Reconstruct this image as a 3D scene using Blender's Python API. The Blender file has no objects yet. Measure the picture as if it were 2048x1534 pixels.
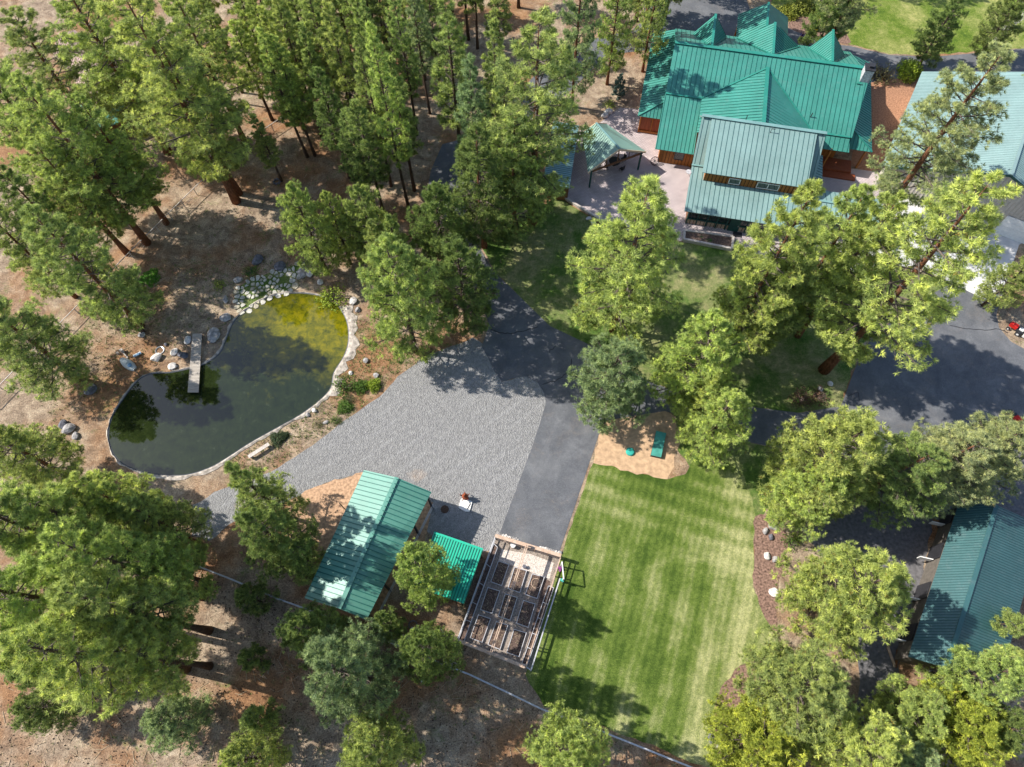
import bpy, math, random
import numpy as np
from mathutils import Matrix, Vector
random.seed(7)
scn = bpy.context.scene
C = scn.collection

# ---------------------------------------------------------------- camera
F, NX, NY, HC, CX, CY = 1400.0, 1035.0, 1430.0, 70.0, 1024.0, 767.0
_d = np.array([NX-CX, NY-CY, F]); _d /= np.linalg.norm(_d); _up = -_d
_y = np.array([0, 0, 1.0]); _y = _y-_d*(_y@_d); _y /= np.linalg.norm(_y)
_x = np.cross(_y, _up)
if _x[0] < 0: _x = -_x
ROT = np.array([_x, _y, _up])
def G(px, py, z=0.0):
    """survey point: where the sight line of a photo pixel meets height z"""
    r = ROT@np.array([px-CX, py-CY, F]); t = (z-HC)/r[2]
    return Vector((r[0]*t, r[1]*t, z))
cam = bpy.data.cameras.new('camera'); cam.sensor_width = 36; cam.lens = F/2048*36; cam.clip_end = 2000; cam.clip_start = 1
co = bpy.data.objects.new('camera', cam); C.objects.link(co)
a, b, c = ROT@[1, 0, 0], -(ROT@[0, 1, 0]), -(ROT@[0, 0, 1])
co.matrix_world = Matrix(((a[0], b[0], c[0], 0), (a[1], b[1], c[1], 0), (a[2], b[2], c[2], HC), (0, 0, 0, 1)))
scn.camera = co
# ---------------------------------------------------------------- light
EL, AZ = math.radians(43), math.radians(166.5)      # sun stands left and slightly beyond
w = bpy.data.worlds.new('World'); scn.world = w; w.use_nodes = True
nt = w.node_tree; bg = nt.nodes['Background']
sky = nt.nodes.new('ShaderNodeTexSky'); sky.sky_type = 'NISHITA'; sky.sun_disc = False
sky.sun_elevation = EL; sky.sun_rotation = math.atan2(math.cos(AZ), math.sin(AZ))
nt.links.new(sky.outputs[0], bg.inputs[0]); bg.inputs[1].default_value = 0.125
sl = bpy.data.lights.new('sun', 'SUN'); sl.energy = 4.6; sl.angle = math.radians(0.5); sl.color = (1.0, 0.95, 0.87)
so = bpy.data.objects.new('sun', sl); C.objects.link(so)
sd = Vector((-math.cos(AZ)*math.cos(EL), -math.sin(AZ)*math.cos(EL), -math.sin(EL)))
so.rotation_euler = sd.to_track_quat('-Z', 'Y').to_euler(); so.location = (-60, 20, 90)
scn.view_settings.view_transform = 'Standard'; scn.view_settings.look = 'None'
scn.view_settings.exposure = 0.74; scn.view_settings.gamma = 1

# ---------------------------------------------------------------- materials
def ramp(nt, fac, stops):
    n = nt.nodes.new('ShaderNodeValToRGB')
    while len(n.color_ramp.elements) < len(stops): n.color_ramp.elements.new(0.5)
    for e, (p, c) in zip(n.color_ramp.elements, stops):
        e.position = p; e.color = (*c, 1) if len(c) == 3 else c
    nt.links.new(fac, n.inputs[0]); return n.outputs[0]
def noise(nt, vec, scale, detail=6, rough=.6, dist=0.0):
    n = nt.nodes.new('ShaderNodeTexNoise'); n.inputs['Scale'].default_value = scale
    n.inputs['Detail'].default_value = detail; n.inputs['Roughness'].default_value = rough
    n.inputs['Distortion'].default_value = dist
    nt.links.new(vec, n.inputs['Vector']); return n.outputs[0]
def mix(nt, f, a, b, mode='MIX'):
    n = nt.nodes.new('ShaderNodeMixRGB'); n.blend_type = mode
    for k, s in enumerate((f, a, b)):
        if hasattr(s, 'is_linked'): nt.links.new(s, n.inputs[k])
        elif k == 0: n.inputs[0].default_value = s
        else: n.inputs[k].default_value = (*s, 1)
    return n.outputs[0]
def mth(nt, op, a, b=None, clamp=False):
    n = nt.nodes.new('ShaderNodeMath'); n.operation = op; n.use_clamp = clamp
    for k, s in enumerate((a, b)):
        if s is None: continue
        if hasattr(s, 'is_linked'): nt.links.new(s, n.inputs[k])
        else: n.inputs[k].default_value = s
    return n.outputs[0]
def newmat(name, rough=.8, spec=.3, metal=0):
    m = bpy.data.materials.new(name); m.use_nodes = True; nt = m.node_tree
    p = nt.nodes['Principled BSDF']; p.inputs['Roughness'].default_value = rough
    p.inputs['Specular IOR Level'].default_value = spec; p.inputs['Metallic'].default_value = metal
    return m, nt, p
def coords(nt, rot=0.0, scale=(1, 1, 1)):
    t = nt.nodes.new('ShaderNodeTexCoord'); o = t.outputs['Object']
    if rot or scale != (1, 1, 1):
        mp = nt.nodes.new('ShaderNodeMapping'); mp.inputs['Rotation'].default_value = (0, 0, rot)
        mp.inputs['Scale'].default_value = scale
        nt.links.new(o, mp.inputs[0]); o = mp.outputs[0]
    return o
def bump(nt, p, h, strength, dist):
    n = nt.nodes.new('ShaderNodeBump'); n.inputs['Strength'].default_value = strength
    n.inputs['Distance'].default_value = dist
    nt.links.new(h, n.inputs['Height']); nt.links.new(n.outputs[0], p.inputs['Normal'])
def simple(name, col, rough=.7, var=.25, scale=4, spec=.3, metal=0, bs=0, stretch=(1, 1, 1), rot=0):
    m, nt, p = newmat(name, rough, spec, metal); v = coords(nt, rot, stretch)
    n = noise(nt, v, scale, 5)
    d = tuple(max(0, x*(1-var)) for x in col); l = tuple(min(1, x*(1+var)) for x in col)
    nt.links.new(ramp(nt, n, [(.3, d), (.7, l)]), p.inputs['Base Color'])
    if bs: bump(nt, p, n, bs, .05)
    return m
M = {}
def soil_mat():
    m, nt, p = newmat('forest_soil', .95, .1); v = coords(nt)
    big = noise(nt, v, .10, 5, .6); mid = noise(nt, v, .7, 8, .75, .6); fine = noise(nt, v, 7, 8, .8); grit = noise(nt, v, 26, 3, .7)
    base = ramp(nt, mid, [(.32, (.17, .125, .09)), (.47, (.30, .225, .16)), (.60, (.45, .355, .255)), (.78, (.59, .50, .375))])
    orange = ramp(nt, mid, [(.3, (.17, .085, .045)), (.55, (.34, .19, .10)), (.8, (.50, .33, .20))])
    c = mix(nt, ramp(nt, big, [(.46, (0, 0, 0)), (.60, (1, 1, 1))]), base, orange)
    c = mix(nt, .75, c, ramp(nt, fine, [(.36, (.22, .20, .19)), (.5, (.88, .88, .88)), (.64, (1.75, 1.65, 1.5))]), 'MULTIPLY')
    cone = ramp(nt, grit, [(.30, (.25, .2, .17)), (.38, (1, 1, 1))])
    c = mix(nt, .8, c, cone, 'MULTIPLY')
    gr = noise(nt, v, .33, 7, .75, .8); g2 = noise(nt, v, 3.0, 5, .7)
    gm = mth(nt, 'MULTIPLY', ramp(nt, gr, [(.55, (0, 0, 0)), (.68, (1, 1, 1))]), ramp(nt, g2, [(.42, (0, 0, 0)), (.58, (.85, .85, .85))]))
    c = mix(nt, gm, c, (.12, .17, .045))
    nt.links.new(c, p.inputs['Base Color']); bump(nt, p, fine, .9, .12); return m
def grass_mat(name, green, dry, dryness, stripes=False, dark=(.03, .075, .012)):
    m, nt, p = newmat(name, .9, .12); rot = math.radians(19); v = coords(nt, rot)
    v0 = coords(nt)
    big = noise(nt, v0, .16, 5, .65, .5); mid = noise(nt, v0, .9, 6, .7, .4); fine = noise(nt, v0, 15, 6, .8)
    f = mth(nt, 'ADD', mth(nt, 'MULTIPLY', big, .95), mth(nt, 'MULTIPLY', mid, .55 if not stripes else .42)); f = f if not stripes else mth(nt, 'ADD', f, .06)
    f = mth(nt, 'ADD', f, mth(nt, 'MULTIPLY', fine, .35))
    if stripes:
        sx = nt.nodes.new('ShaderNodeSeparateXYZ'); nt.links.new(v, sx.inputs[0])
        wob = mth(nt, 'MULTIPLY', noise(nt, v, .12, 2), 3.0)
        s = mth(nt, 'SINE', mth(nt, 'ADD', mth(nt, 'MULTIPLY', sx.outputs[0], 2.1), wob))
        amp = mth(nt, 'MULTIPLY', noise(nt, v, .15, 2), .17)
        topm0 = ramp(nt, mth(nt, 'MULTIPLY', mth(nt, 'SUBTRACT', sx.outputs[1], 17.0), .3, True), [(0, (1, 1, 1)), (1, (.15, .15, .15))])
        f = mth(nt, 'ADD', f, mth(nt, 'MULTIPLY', mth(nt, 'MULTIPLY', s, amp), topm0))
        s2 = mth(nt, 'SINE', mth(nt, 'MULTIPLY', mth(nt, 'ADD', sx.outputs[0], mth(nt, 'MULTIPLY', wob, .2)), 8.5))
        f = mth(nt, 'ADD', f, mth(nt, 'MULTIPLY', s2, .045))
        s3 = mth(nt, 'SINE', mth(nt, 'MULTIPLY', sx.outputs[1], 3.4))
        topm = ramp(nt, mth(nt, 'MULTIPLY', mth(nt, 'SUBTRACT', sx.outputs[1], 17.5), .3, True), [(0, (0, 0, 0)), (1, (1, 1, 1))])
        f = mth(nt, 'ADD', f, mth(nt, 'MULTIPLY', mth(nt, 'MULTIPLY', s3, .07), topm))
        # drier towards the bark bed
        e = mth(nt, 'MULTIPLY', mth(nt, 'SUBTRACT', sx.outputs[0], 11.5), .045)
        f = mth(nt, 'ADD', f, mth(nt, 'MINIMUM', mth(nt, 'MAXIMUM', e, 0), .20))
    o = dryness
    c = ramp(nt, f, [(.62+o, dark), (.84+o, green), (1.0+o, tuple(.6*g+.4*d for g, d in zip(green, dry))), (1.16+o, dry)]) if False else None
    f = mth(nt, 'SUBTRACT', f, .45+o)
    c = ramp(nt, f, [(.16, dark), (.38, green), (.55, tuple(.6*g+.4*d for g, d in zip(green, dry))), (.72, dry)])
    c = mix(nt, .85, c, ramp(nt, fine, [(.36, (.30, .34, .26)), (.5, (.95, .95, .95)), (.62, (1.85, 1.75, 1.6))]), 'MULTIPLY')
    g3 = noise(nt, v0, 3.2, 6, .8); c = mix(nt, .6, c, ramp(nt, g3, [(.36, (.55, .62, .5)), (.5, (1, 1, 1)), (.64, (1.5, 1.42, 1.3))]), 'MULTIPLY')
    nt.links.new(c, p.inputs['Base Color']); bump(nt, p, fine, .8, .1); return m
def gravel_mat():
    m, nt, p = newmat('gravel', .95, .15); v = coords(nt)
    vo = nt.nodes.new('ShaderNodeTexVoronoi'); vo.inputs['Scale'].default_value = 7; nt.links.new(v, vo.inputs['Vector'])
    fine = noise(nt, v, 24, 5, .8); mid = noise(nt, v, 2.2, 6, .7, .3); big = noise(nt, v, .16, 4, .6)
    c = ramp(nt, mid, [(.3, (.21, .207, .205)), (.55, (.285, .28, .275)), (.8, (.37, .36, .345))])
    c = mix(nt, .9, c, ramp(nt, fine, [(.38, (.30, .30, .33)), (.5, (.92, .92, .92)), (.62, (1.9, 1.9, 1.85))]), 'MULTIPLY')
    c = mix(nt, ramp(nt, big, [(.62, (0, 0, 0)), (.75, (.7, .7, .7))]), c, (.42, .30, .21))
    # wheel tracks sweeping past the open shed
    sx = nt.nodes.new('ShaderNodeSeparateXYZ'); nt.links.new(coords(nt, math.radians(-38)), sx.inputs[0])
    s = mth(nt, 'SINE', mth(nt, 'MULTIPLY', mth(nt, 'ADD', sx.outputs[1], mth(nt, 'MULTIPLY', noise(nt, v, .08, 1), 2)), 3.6))
    c = mix(nt, mth(nt, 'MULTIPLY', ramp(nt, s, [(.6, (0, 0, 0)), (1, (1, 1, 1))]), mth(nt, 'MULTIPLY', ramp(nt, big, [(.4, (0, 0, 0)), (.55, (1, 1, 1))]), .13)), c, (.50, .50, .50))
    nt.links.new(c, p.inputs['Base Color']); bump(nt, p, mth(nt, 'ADD', fine, vo.outputs[0]), .8, .09); return m
def asphalt_mat():
    m, nt, p = newmat('asphalt', .85, .25); v = coords(nt)
    fine = noise(nt, v, 14, 6, .8); mid = noise(nt, v, .5, 6, .65, .4); big = noise(nt, v, .12, 3)
    c = ramp(nt, mid, [(.3, (.085, .09, .10)), (.55, (.12, .124, .134)), (.75, (.17, .174, .182))])
    c = mix(nt, .6, c, ramp(nt, fine, [(.38, (.62, .62, .66)), (.5, (.97, .97, .97)), (.62, (1.5, 1.5, 1.45))]), 'MULTIPLY')
    c = mix(nt, mth(nt, 'MULTIPLY', ramp(nt, big, [(.5, (0, 0, 0)), (.7, (1, 1, 1))]), .35), c, (.24, .24, .24))
    n5 = noise(nt, v, 18, 3, .8); n6 = noise(nt, v, .45, 5, .7, .5)     # drifts of dry needles and grit
    c = mix(nt, mth(nt, 'MULTIPLY', ramp(nt, n5, [(.52, (0, 0, 0)), (.62, (1, 1, 1))]), mth(nt, 'MULTIPLY', ramp(nt, n6, [(.52, (0, 0, 0)), (.66, (1, 1, 1))]), .5)), c, (.34, .26, .19))
    n7 = noise(nt, v, 1.1, 3, .5, 1.5); c = mix(nt, mth(nt, 'MULTIPLY', ramp(nt, n7, [(.60, (0, 0, 0)), (.64, (1, 1, 1))]), .22), c, (.07, .07, .08))
    nt.links.new(c, p.inputs['Base Color']); bump(nt, p, fine, .4, .03); return m
def paver_mat(name, c1, c2, mort, rot, bw=.36, bh=.22):
    m, nt, p = newmat(name, .85, .2); v = coords(nt, rot)
    b = nt.nodes.new('ShaderNodeTexBrick'); nt.links.new(v, b.inputs['Vector'])
    b.inputs['Color1'].default_value = (*c1, 1); b.inputs['Color2'].default_value = (*c2, 1); b.inputs['Mortar'].default_value = (*mort, 1)
    b.inputs['Scale'].default_value = 1; b.inputs['Brick Width'].default_value = bw; b.inputs['Row Height'].default_value = bh
    b.inputs['Mortar Size'].default_value = .035; b.offset = .5
    n = noise(nt, v, .5, 6, .7)
    c = mix(nt, .8, b.outputs[0], ramp(nt, n, [(.3, (.75, .75, .75)), (.7, (1.25, 1.2, 1.2))]), 'MULTIPLY')
    nt.links.new(c, p.inputs['Base Color']); return m
def roof_mat(name, col, rough=.35, spec=.5):
    m, nt, p = newmat(name, rough, spec, .0); v = coords(nt)
    n = noise(nt, v, .35, 5, .6); n2 = noise(nt, v, 6, 4, .7)
    c = ramp(nt, n, [(.3, tuple(x*.86 for x in col)), (.7, tuple(x*1.14 for x in col))])
    c = mix(nt, .35, c, ramp(nt, n2, [(.3, (.8, .8, .8)), (.7, (1.2, 1.2, 1.2))]), 'MULTIPLY')
    n3 = noise(nt, v, 1.6, 7, .8, .4); n4 = noise(nt, v, 14, 3, .8)      # weathering and fallen needles
    c = mix(nt, ramp(nt, n3, [(.52, (0, 0, 0)), (.75, (.45, .45, .45))]), c, tuple(.55*x+.13 for x in col))
    c = mix(nt, mth(nt, 'MULTIPLY', ramp(nt, n4, [(.66, (0, 0, 0)), (.72, (1, 1, 1))]), .45), c, (.14, .11, .07))
    nt.links.new(c, p.inputs['Base Color'])
    rr = ramp(nt, n2, [(.2, (rough-.08,)*3), (.8, (rough+.15,)*3)]); nt.links.new(rr, p.inputs['Roughness']); return m
def leaf_mat(name='needles'):
    m, nt, p = newmat(name, .6, .25)
    oi = nt.nodes.new('ShaderNodeObjectInfo'); at = nt.nodes.new('ShaderNodeAttribute'); at.attribute_name = 'tint'
    f = ramp(nt, at.outputs['Fac'], [(0, (.95, .55, .45)), (.05, (.42, .52, .52)), (.45, (.88, .94, .88)), (.75, (1.3, 1.3, 1.1)), (1, (1.95, 1.85, 1.5))])
    c = mix(nt, 1, oi.outputs['Color'], f, 'MULTIPLY')
    nt.links.new(c, p.inputs['Base Color'])
    tr = nt.nodes.new('ShaderNodeBsdfTranslucent'); nt.links.new(c, tr.inputs[0])
    ms = nt.nodes.new('ShaderNodeMixShader'); ms.inputs[0].default_value = .38
    nt.links.new(p.outputs[0], ms.inputs[1]); nt.links.new(tr.outputs[0], ms.inputs[2])
    nt.links.new(ms.outputs[0], nt.nodes['Material Output'].inputs[0]); return m
def water_mat():
    m, nt, p = newmat('pond_water', .02, .7); p.inputs['IOR'].default_value = 1.5
    v = coords(nt); a = noise(nt, v, .16, 4, .6, .6); b2 = noise(nt, v, 1.1, 7, .75, .5)
    sx = nt.nodes.new('ShaderNodeSeparateXYZ'); nt.links.new(v, sx.inputs[0])
    # algae gathers at the shallow inlet end, below the flagstones
    dx = mth(nt, 'SUBTRACT', sx.outputs[0], -21.5); dy = mth(nt, 'SUBTRACT', sx.outputs[1], 41.0)
    d = mth(nt, 'SQRT', mth(nt, 'ADD', mth(nt, 'MULTIPLY', dx, dx), mth(nt, 'MULTIPLY', mth(nt, 'MULTIPLY', dy, dy), 1.7)))
    k = mth(nt, 'ADD', mth(nt, 'MULTIPLY', d, -.085), mth(nt, 'MULTIPLY', a, 1.75))
    k = mth(nt, 'ADD', k, mth(nt, 'MULTIPLY', b2, .3), True)
    deep = ramp(nt, b2, [(.35, (.010, .016, .005)), (.6, (.018, .027, .008)), (.70, (.035, .045, .025)), (.8, (.12, .13, .11))])
    alg = ramp(nt, b2, [(.34, (.045, .055, .004)), (.50, (.13, .125, .004)), (.60, (.20, .17, .004)), (.8, (.10, .11, .02))])
    c = mix(nt, ramp(nt, k, [(.0, (0, 0, 0)), (.8, (1, 1, 1))]), deep, alg)
    nt.links.new(c, p.inputs['Base Color']); bump(nt, p, noise(nt, v, 2.5, 3), .02, .05); return m
def wood_mat(name, c1, c2, horiz=False, scale=(7, 7, .35)):
    m, nt, p = newmat(name, .6, .3); v = coords(nt, 0, scale); n = noise(nt, v, 1.2, 5, .7)
    nt.links.new(ramp(nt, n, [(.3, c1), (.7, c2)]), p.inputs['Base Color']); return m
def bark_mat(name, c1, c2):
    m, nt, p = newmat(name, .95, .1); v = coords(nt, 0, (5, 5, 1.2)); n = noise(nt, v, 1.5, 6, .8, .5)
    nt.links.new(ramp(nt, n, [(.35, c1), (.65, c2)]), p.inputs['Base Color']); bump(nt, p, n, 1, .1); return m

M['soil'] = soil_mat()
M['lawn'] = grass_mat('mown_lawn', (.115, .165, .032), (.38, .38, .18), .10, True, (.05, .09, .014))
M['lawn2'] = grass_mat('patchy_lawn', (.085, .15, .03), (.36, .31, .17), -.0, False, (.02, .055, .010))  # darkest patches partly hold the tall pines' shade, put into the grass colour
M['meadow'] = grass_mat('meadow_grass', (.12, .18, .025), (.42, .39, .16), .0)
M['gravel'] = gravel_mat(); M['asphalt'] = asphalt_mat()
M['crack'] = simple('sealed_crack', (.02, .02, .025), .6)
M['paver'] = paver_mat('pavers', (.56, .49, .48), (.45, .39, .385), (.24, .21, .21), math.radians(12))
M['concrete'] = simple('concrete', (.60, .59, .58), .85, .12, 1.2)
M['concrete_w'] = simple('white_concrete', (.78, .76, .72), .85, .12, 2)
M['mulch'] = simple('bark_mulch', (.20, .125, .095), .95, .75, 5, .1, bs=1)
M['orange'] = simple('orange_mulch', (.33, .175, .105), .95, .5, 6, .1, bs=1)
M['sand'] = simple('dug_sand', (.46, .31, .19), .95, .28, 2.2, .1, bs=.8)
M['dirt'] = simple('orange_dirt', (.44, .28, .175), .95, .45, 3.5, .1, bs=1)
M['bedsoil'] = simple('bed_soil', (.115, .08, .065), .95, .7, 7, .1, bs=1)
M['pebble'] = simple('white_pebbles', (.56, .49, .43), .9, .6, 12, .2, bs=1)
M['straw'] = simple('dry_stalk', (.42, .33, .22), .9, .3, 6)
M['path'] = simple('garden_path', (.27, .225, .19), .95, .55, 9, .1, bs=1)
M['liner'] = simple('pond_liner', (.40, .35, .30), .9, .6, 2.2, bs=.6)
M['liner_dark'] = simple('pond_liner_dark', (.06, .065, .08), .5, .3, 2)
M['water'] = water_mat()
M['teal'] = roof_mat('teal_metal_roof', (.045, .225, .180), .42)
M['teal_rib'] = simple('teal_roof_seam', (.010, .115, .095), .5, .2)
M['teal_cap'] = roof_mat('teal_ridge_cap', (.025, .21, .16), .35)
M['sage'] = roof_mat('sage_metal_roof', (.195, .305, .29), .42)
M['sage_rib'] = simple('sage_roof_seam', (.05, .13, .13), .5, .2)
M['sage_cap'] = roof_mat('sage_ridge_cap', (.16, .29, .28), .4)
M['pale'] = roof_mat('pale_metal_roof', (.215, .315, .305), .4)
M['pale_rib'] = simple('pale_roof_seam', (.17, .27, .26), .5, .2)
M['shedroof'] = roof_mat('green_shed_roof', (.10, .275, .215), .38)
M['shed_rib'] = simple('green_shed_seam', (.02, .12, .10), .5, .2)
M['bright'] = roof_mat('bright_green_roof', (.012, .42, .27), .38)
M['bright_rib'] = simple('bright_green_seam', (.005, .13, .085), .5, .2)
M['barnroof'] = roof_mat('barn_green_roof', (.042, .115, .118), .4)  # base colour darkened and blued to include the deep shade of the pines
M['barn_rib'] = simple('barn_roof_seam', (.02, .07, .075), .5, .2)
M['redroof'] = roof_mat('faded_red_roof', (.42, .27, .24), .6)
M['red_rib'] = simple('faded_red_seam', (.22, .12, .11), .6, .2)
M['pavroof'] = roof_mat('pavilion_roof', (.20, .33, .27), .4)
M['pav_rib'] = simple('pavilion_seam', (.04, .09, .07), .5, .2)
M['timber'] = wood_mat('orange_timber', (.20, .065, .012), (.50, .20, .045))
M['redtimber'] = wood_mat('red_timber', (.16, .035, .012), (.36, .10, .04))
M['brown'] = wood_mat('brown_boards', (.11, .05, .025), (.24, .11, .05))
M['batten'] = simple('dark_batten', (.035, .018, .01), .8)
M['deck'] = wood_mat('weathered_deck', (.30, .26, .22), (.55, .49, .42), scale=(1, 7, 1))
M['gap'] = simple('deck_gap', (.05, .045, .04), .9)
M['greywood'] = wood_mat('grey_wood', (.34, .30, .27), (.60, .54, .48), scale=(3, 3, 3))
M['tanwood'] = wood_mat('tan_wood', (.38, .25, .17), (.62, .47, .36), scale=(3, 3, 3))
M['bluewood'] = wood_mat('pale_board', (.38, .38, .40), (.56, .55, .56), scale=(3, 3, 3))
M['grn_post'] = simple('green_painted_wood', (.02, .075, .065), .6)
M['trim'] = simple('dark_green_trim', (.015, .07, .06), .5)
M['white'] = simple('white_paint', (.78, .78, .76), .5, .08)
M['tancream'] = simple('cream_fascia', (.62, .50, .34), .6, .1)
M['glass'] = simple('window_glass', (.02, .035, .035), .08, .3, 1, .8)
M['stone'] = simple('grey_rock', (.34, .32, .31), .9, .55, 2.5, .2, bs=.8)
M['stone_d'] = simple('dark_rock', (.13, .13, .15), .9, .55, 3, .2, bs=.8)
M['stone_l'] = simple('pale_rock', (.62, .58, .54), .9, .35, 3, .2, bs=.8)
M['stone_f'] = simple('flagstone', (.46, .44, .38), .9, .4, 2.2, .2, bs=.5)
M['chim'] = simple('chimney_stone', (.42, .41, .42), .9, .45, 5, .2, bs=.5)
M['metal'] = simple('galvanised_metal', (.55, .56, .57), .35, .15, 3, .5, .6)
M['dark'] = simple('dark_metal', (.03, .03, .035), .5)
M['rust'] = simple('rusty_iron', (.23, .055, .022), .7, .5, 6)
M['teal_plastic'] = simple('teal_plastic', (.04, .36, .29), .4, .1)
M['tealpad'] = simple('teal_cover', (.06, .27, .22), .5, .35, 1.2)
M['barnwall'] = simple('barn_wall', (.13, .115, .10), .85, .25, 3)
M['boatg'] = simple('pale_grey_hull', (.52, .55, .56), .4, .15, 2)
M['boatb'] = simple('blue_hull_trim', (.12, .25, .42), .4, .1)
M['red'] = simple('red_paint', (.55, .02, .015), .35, .1)
M['siding'] = simple('beige_siding', (.50, .46, .41), .8, .12, 2)
M['needles'] = leaf_mat()
M['leaves'] = leaf_mat('leaves')
M['bark'] = bark_mat('pine_bark', (.05, .032, .024), (.15, .10, .075))
M['bark_o'] = bark_mat('orange_pine_bark', (.06, .03, .02), (.34, .15, .08))
M['twig'] = simple('twig_bark', (.12, .095, .08), .9, .4)
M['whitebark'] = simple('white_bark', (.62, .60, .56), .8, .25, 6)
M['cone'] = simple('pine_litter', (.06, .038, .026), .9, .4)
M['skin'] = simple('skin', (.48, .27, .19), .6, .05); M['hair'] = simple('dark_hair', (.02, .012, .01), .6)
M['purple'] = simple('purple_top', (.07, .03, .20), .8); M['navy'] = simple('navy_trousers', (.015, .02, .06), .8)
M['flower'] = simple('purple_flower', (.30, .05, .28), .7)

# ---------------------------------------------------------------- mesh helpers
class MB:
    def __init__(s): s.v = []; s.f = []; s.m = []
    def add(s, vs, fs, mi=0):
        o = len(s.v); s.v += [tuple(v) for v in vs]; s.f += [tuple(i+o for i in f) for f in fs]; s.m += [mi]*len(fs)
        return s
    def box(s, c, size, rz=0, mi=0):
        cs, sn = math.cos(rz), math.sin(rz); vs = []
        for dz in (-.5, .5):
            for dx, dy in ((-.5, -.5), (.5, -.5), (.5, .5), (-.5, .5)):
                x, y = dx*size[0], dy*size[1]; vs.append((c[0]+x*cs-y*sn, c[1]+x*sn+y*cs, c[2]+dz*size[2]))
        return s.add(vs, [(3, 2, 1, 0), (4, 5, 6, 7), (0, 1, 5, 4), (1, 2, 6, 5), (2, 3, 7, 6), (3, 0, 4, 7)], mi)
    def beam(s, p, q, wd, h, mi=0):
        p, q = Vector(p), Vector(q); d = (q-p).normalized()
        up = Vector((0, 0, 1)) if abs(d.z) < .95 else Vector((0, 1, 0))
        sd = d.cross(up).normalized(); u2 = sd.cross(d).normalized(); vs = []
        for c in (p, q):
            for a, b in ((-1, -1), (1, -1), (1, 1), (-1, 1)): vs.append(c+sd*a*wd/2+u2*b*h/2)
        return s.add(vs, [(3, 2, 1, 0), (4, 5, 6, 7), (0, 1, 5, 4), (1, 2, 6, 5), (2, 3, 7, 6), (3, 0, 4, 7)], mi)
    def tube(s, pts, rs, n=8, mi=0, cap=True):
        pts = [Vector(p) for p in pts]; o = []; vs = []; fs = []
        for i, p in enumerate(pts):
            d = (pts[min(i+1, len(pts)-1)]-pts[max(i-1, 0)]).normalized()
            up = Vector((0, 0, 1)) if abs(d.z) < .9 else Vector((1, 0, 0))
            a = d.cross(up).normalized(); b = d.cross(a)
            for k in range(n):
                t = 2*math.pi*k/n; vs.append(p+(a*math.cos(t)+b*math.sin(t))*rs[i])
        for i in range(len(pts)-1):
            for k in range(n): fs.append((i*n+k, i*n+(k+1) % n, (i+1)*n+(k+1) % n, (i+1)*n+k))
        if cap: fs += [tuple(range(n-1, -1, -1)), tuple((len(pts)-1)*n+k for k in range(n))]
        return s.add(vs, fs, mi)
    def lathe(s, c, prof, n=16, mi=0):
        vs = []; fs = []
        for r, z in prof:
            for k in range(n): vs.append((c[0]+r*math.cos(2*math.pi*k/n), c[1]+r*math.sin(2*math.pi*k/n), c[2]+z))
        for i in range(len(prof)-1):
            for k in range(n): fs.append((i*n+k, i*n+(k+1) % n, (i+1)*n+(k+1) % n, (i+1)*n+k))
        fs += [tuple(range(n-1, -1, -1)), tuple((len(prof)-1)*n+k for k in range(n))]
        return s.add(vs, fs, mi)
    def prism(s, pts, off, mi=0):
        """closed solid: polygon pts (3D) extruded by the vector off"""
        n = len(pts); a = [Vector(p) for p in pts]; b = [p+Vector(off) for p in a]
        return s.add(a+b, [tuple(range(n-1, -1, -1)), tuple(range(n, 2*n))]+[(i, (i+1) % n, n+(i+1) % n, n+i) for i in range(n)], mi)
    def quad(s, *pts, mi=0): return s.add(pts, [tuple(range(len(pts)))], mi)
    def build(s, name, mats, parent=None, smooth=False):
        me = bpy.data.meshes.new(name); L = rootloc(parent)
        me.from_pydata([(v[0]-L[0], v[1]-L[1], v[2]-L[2]) for v in s.v], [], s.f)
        for m in (mats if isinstance(mats, (list, tuple)) else [mats]): me.materials.append(m)
        me.polygons.foreach_set('material_index', s.m)
        if smooth: me.polygons.foreach_set('use_smooth', [True]*len(s.f))
        me.update(); o = bpy.data.objects.new(name, me); C.objects.link(o)
        if parent: o.parent = parent
        return o
def rootloc(p):
    L = Vector((0, 0, 0))
    while p is not None: L = L+p.location; p = p.parent
    return L
def tag(o, label, cat, group=None):
    o['label'] = label; o['category'] = cat
    if group: o['group'] = group
    return o
def thing(name, label, cat, loc, group=None, rz=0):
    o = bpy.data.objects.new(name, None); C.objects.link(o); o.location = loc; o.empty_display_size = .3
    o.rotation_euler.z = rz; return tag(o, label, cat, group)
def smooth_poly(pts, k=4):
    n = len(pts); out = []
    for i in range(n):
        p0, p1, p2, p3 = (Vector(pts[(i+j-1) % n]) for j in range(4))
        for q in range(k):
            t = q/k
            out.append(.5*((2*p1)+(p2-p0)*t+(2*p0-5*p1+4*p2-p3)*t*t+(3*p1-p0-3*p2+p3)*t*t*t))
    return out
def ragged(pts, amp, step=.7, seed=1):
    r = random.Random(seed); out = []
    for a, b in zip(pts, pts[1:]+pts[:1]):
        L = (b-a).length; n = max(1, min(60, int(L/step)))
        for k in range(n):
            p = a.lerp(b, k/n); out.append(Vector((p.x+r.uniform(-amp, amp), p.y+r.uniform(-amp, amp), p.z)))
    return out
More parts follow.
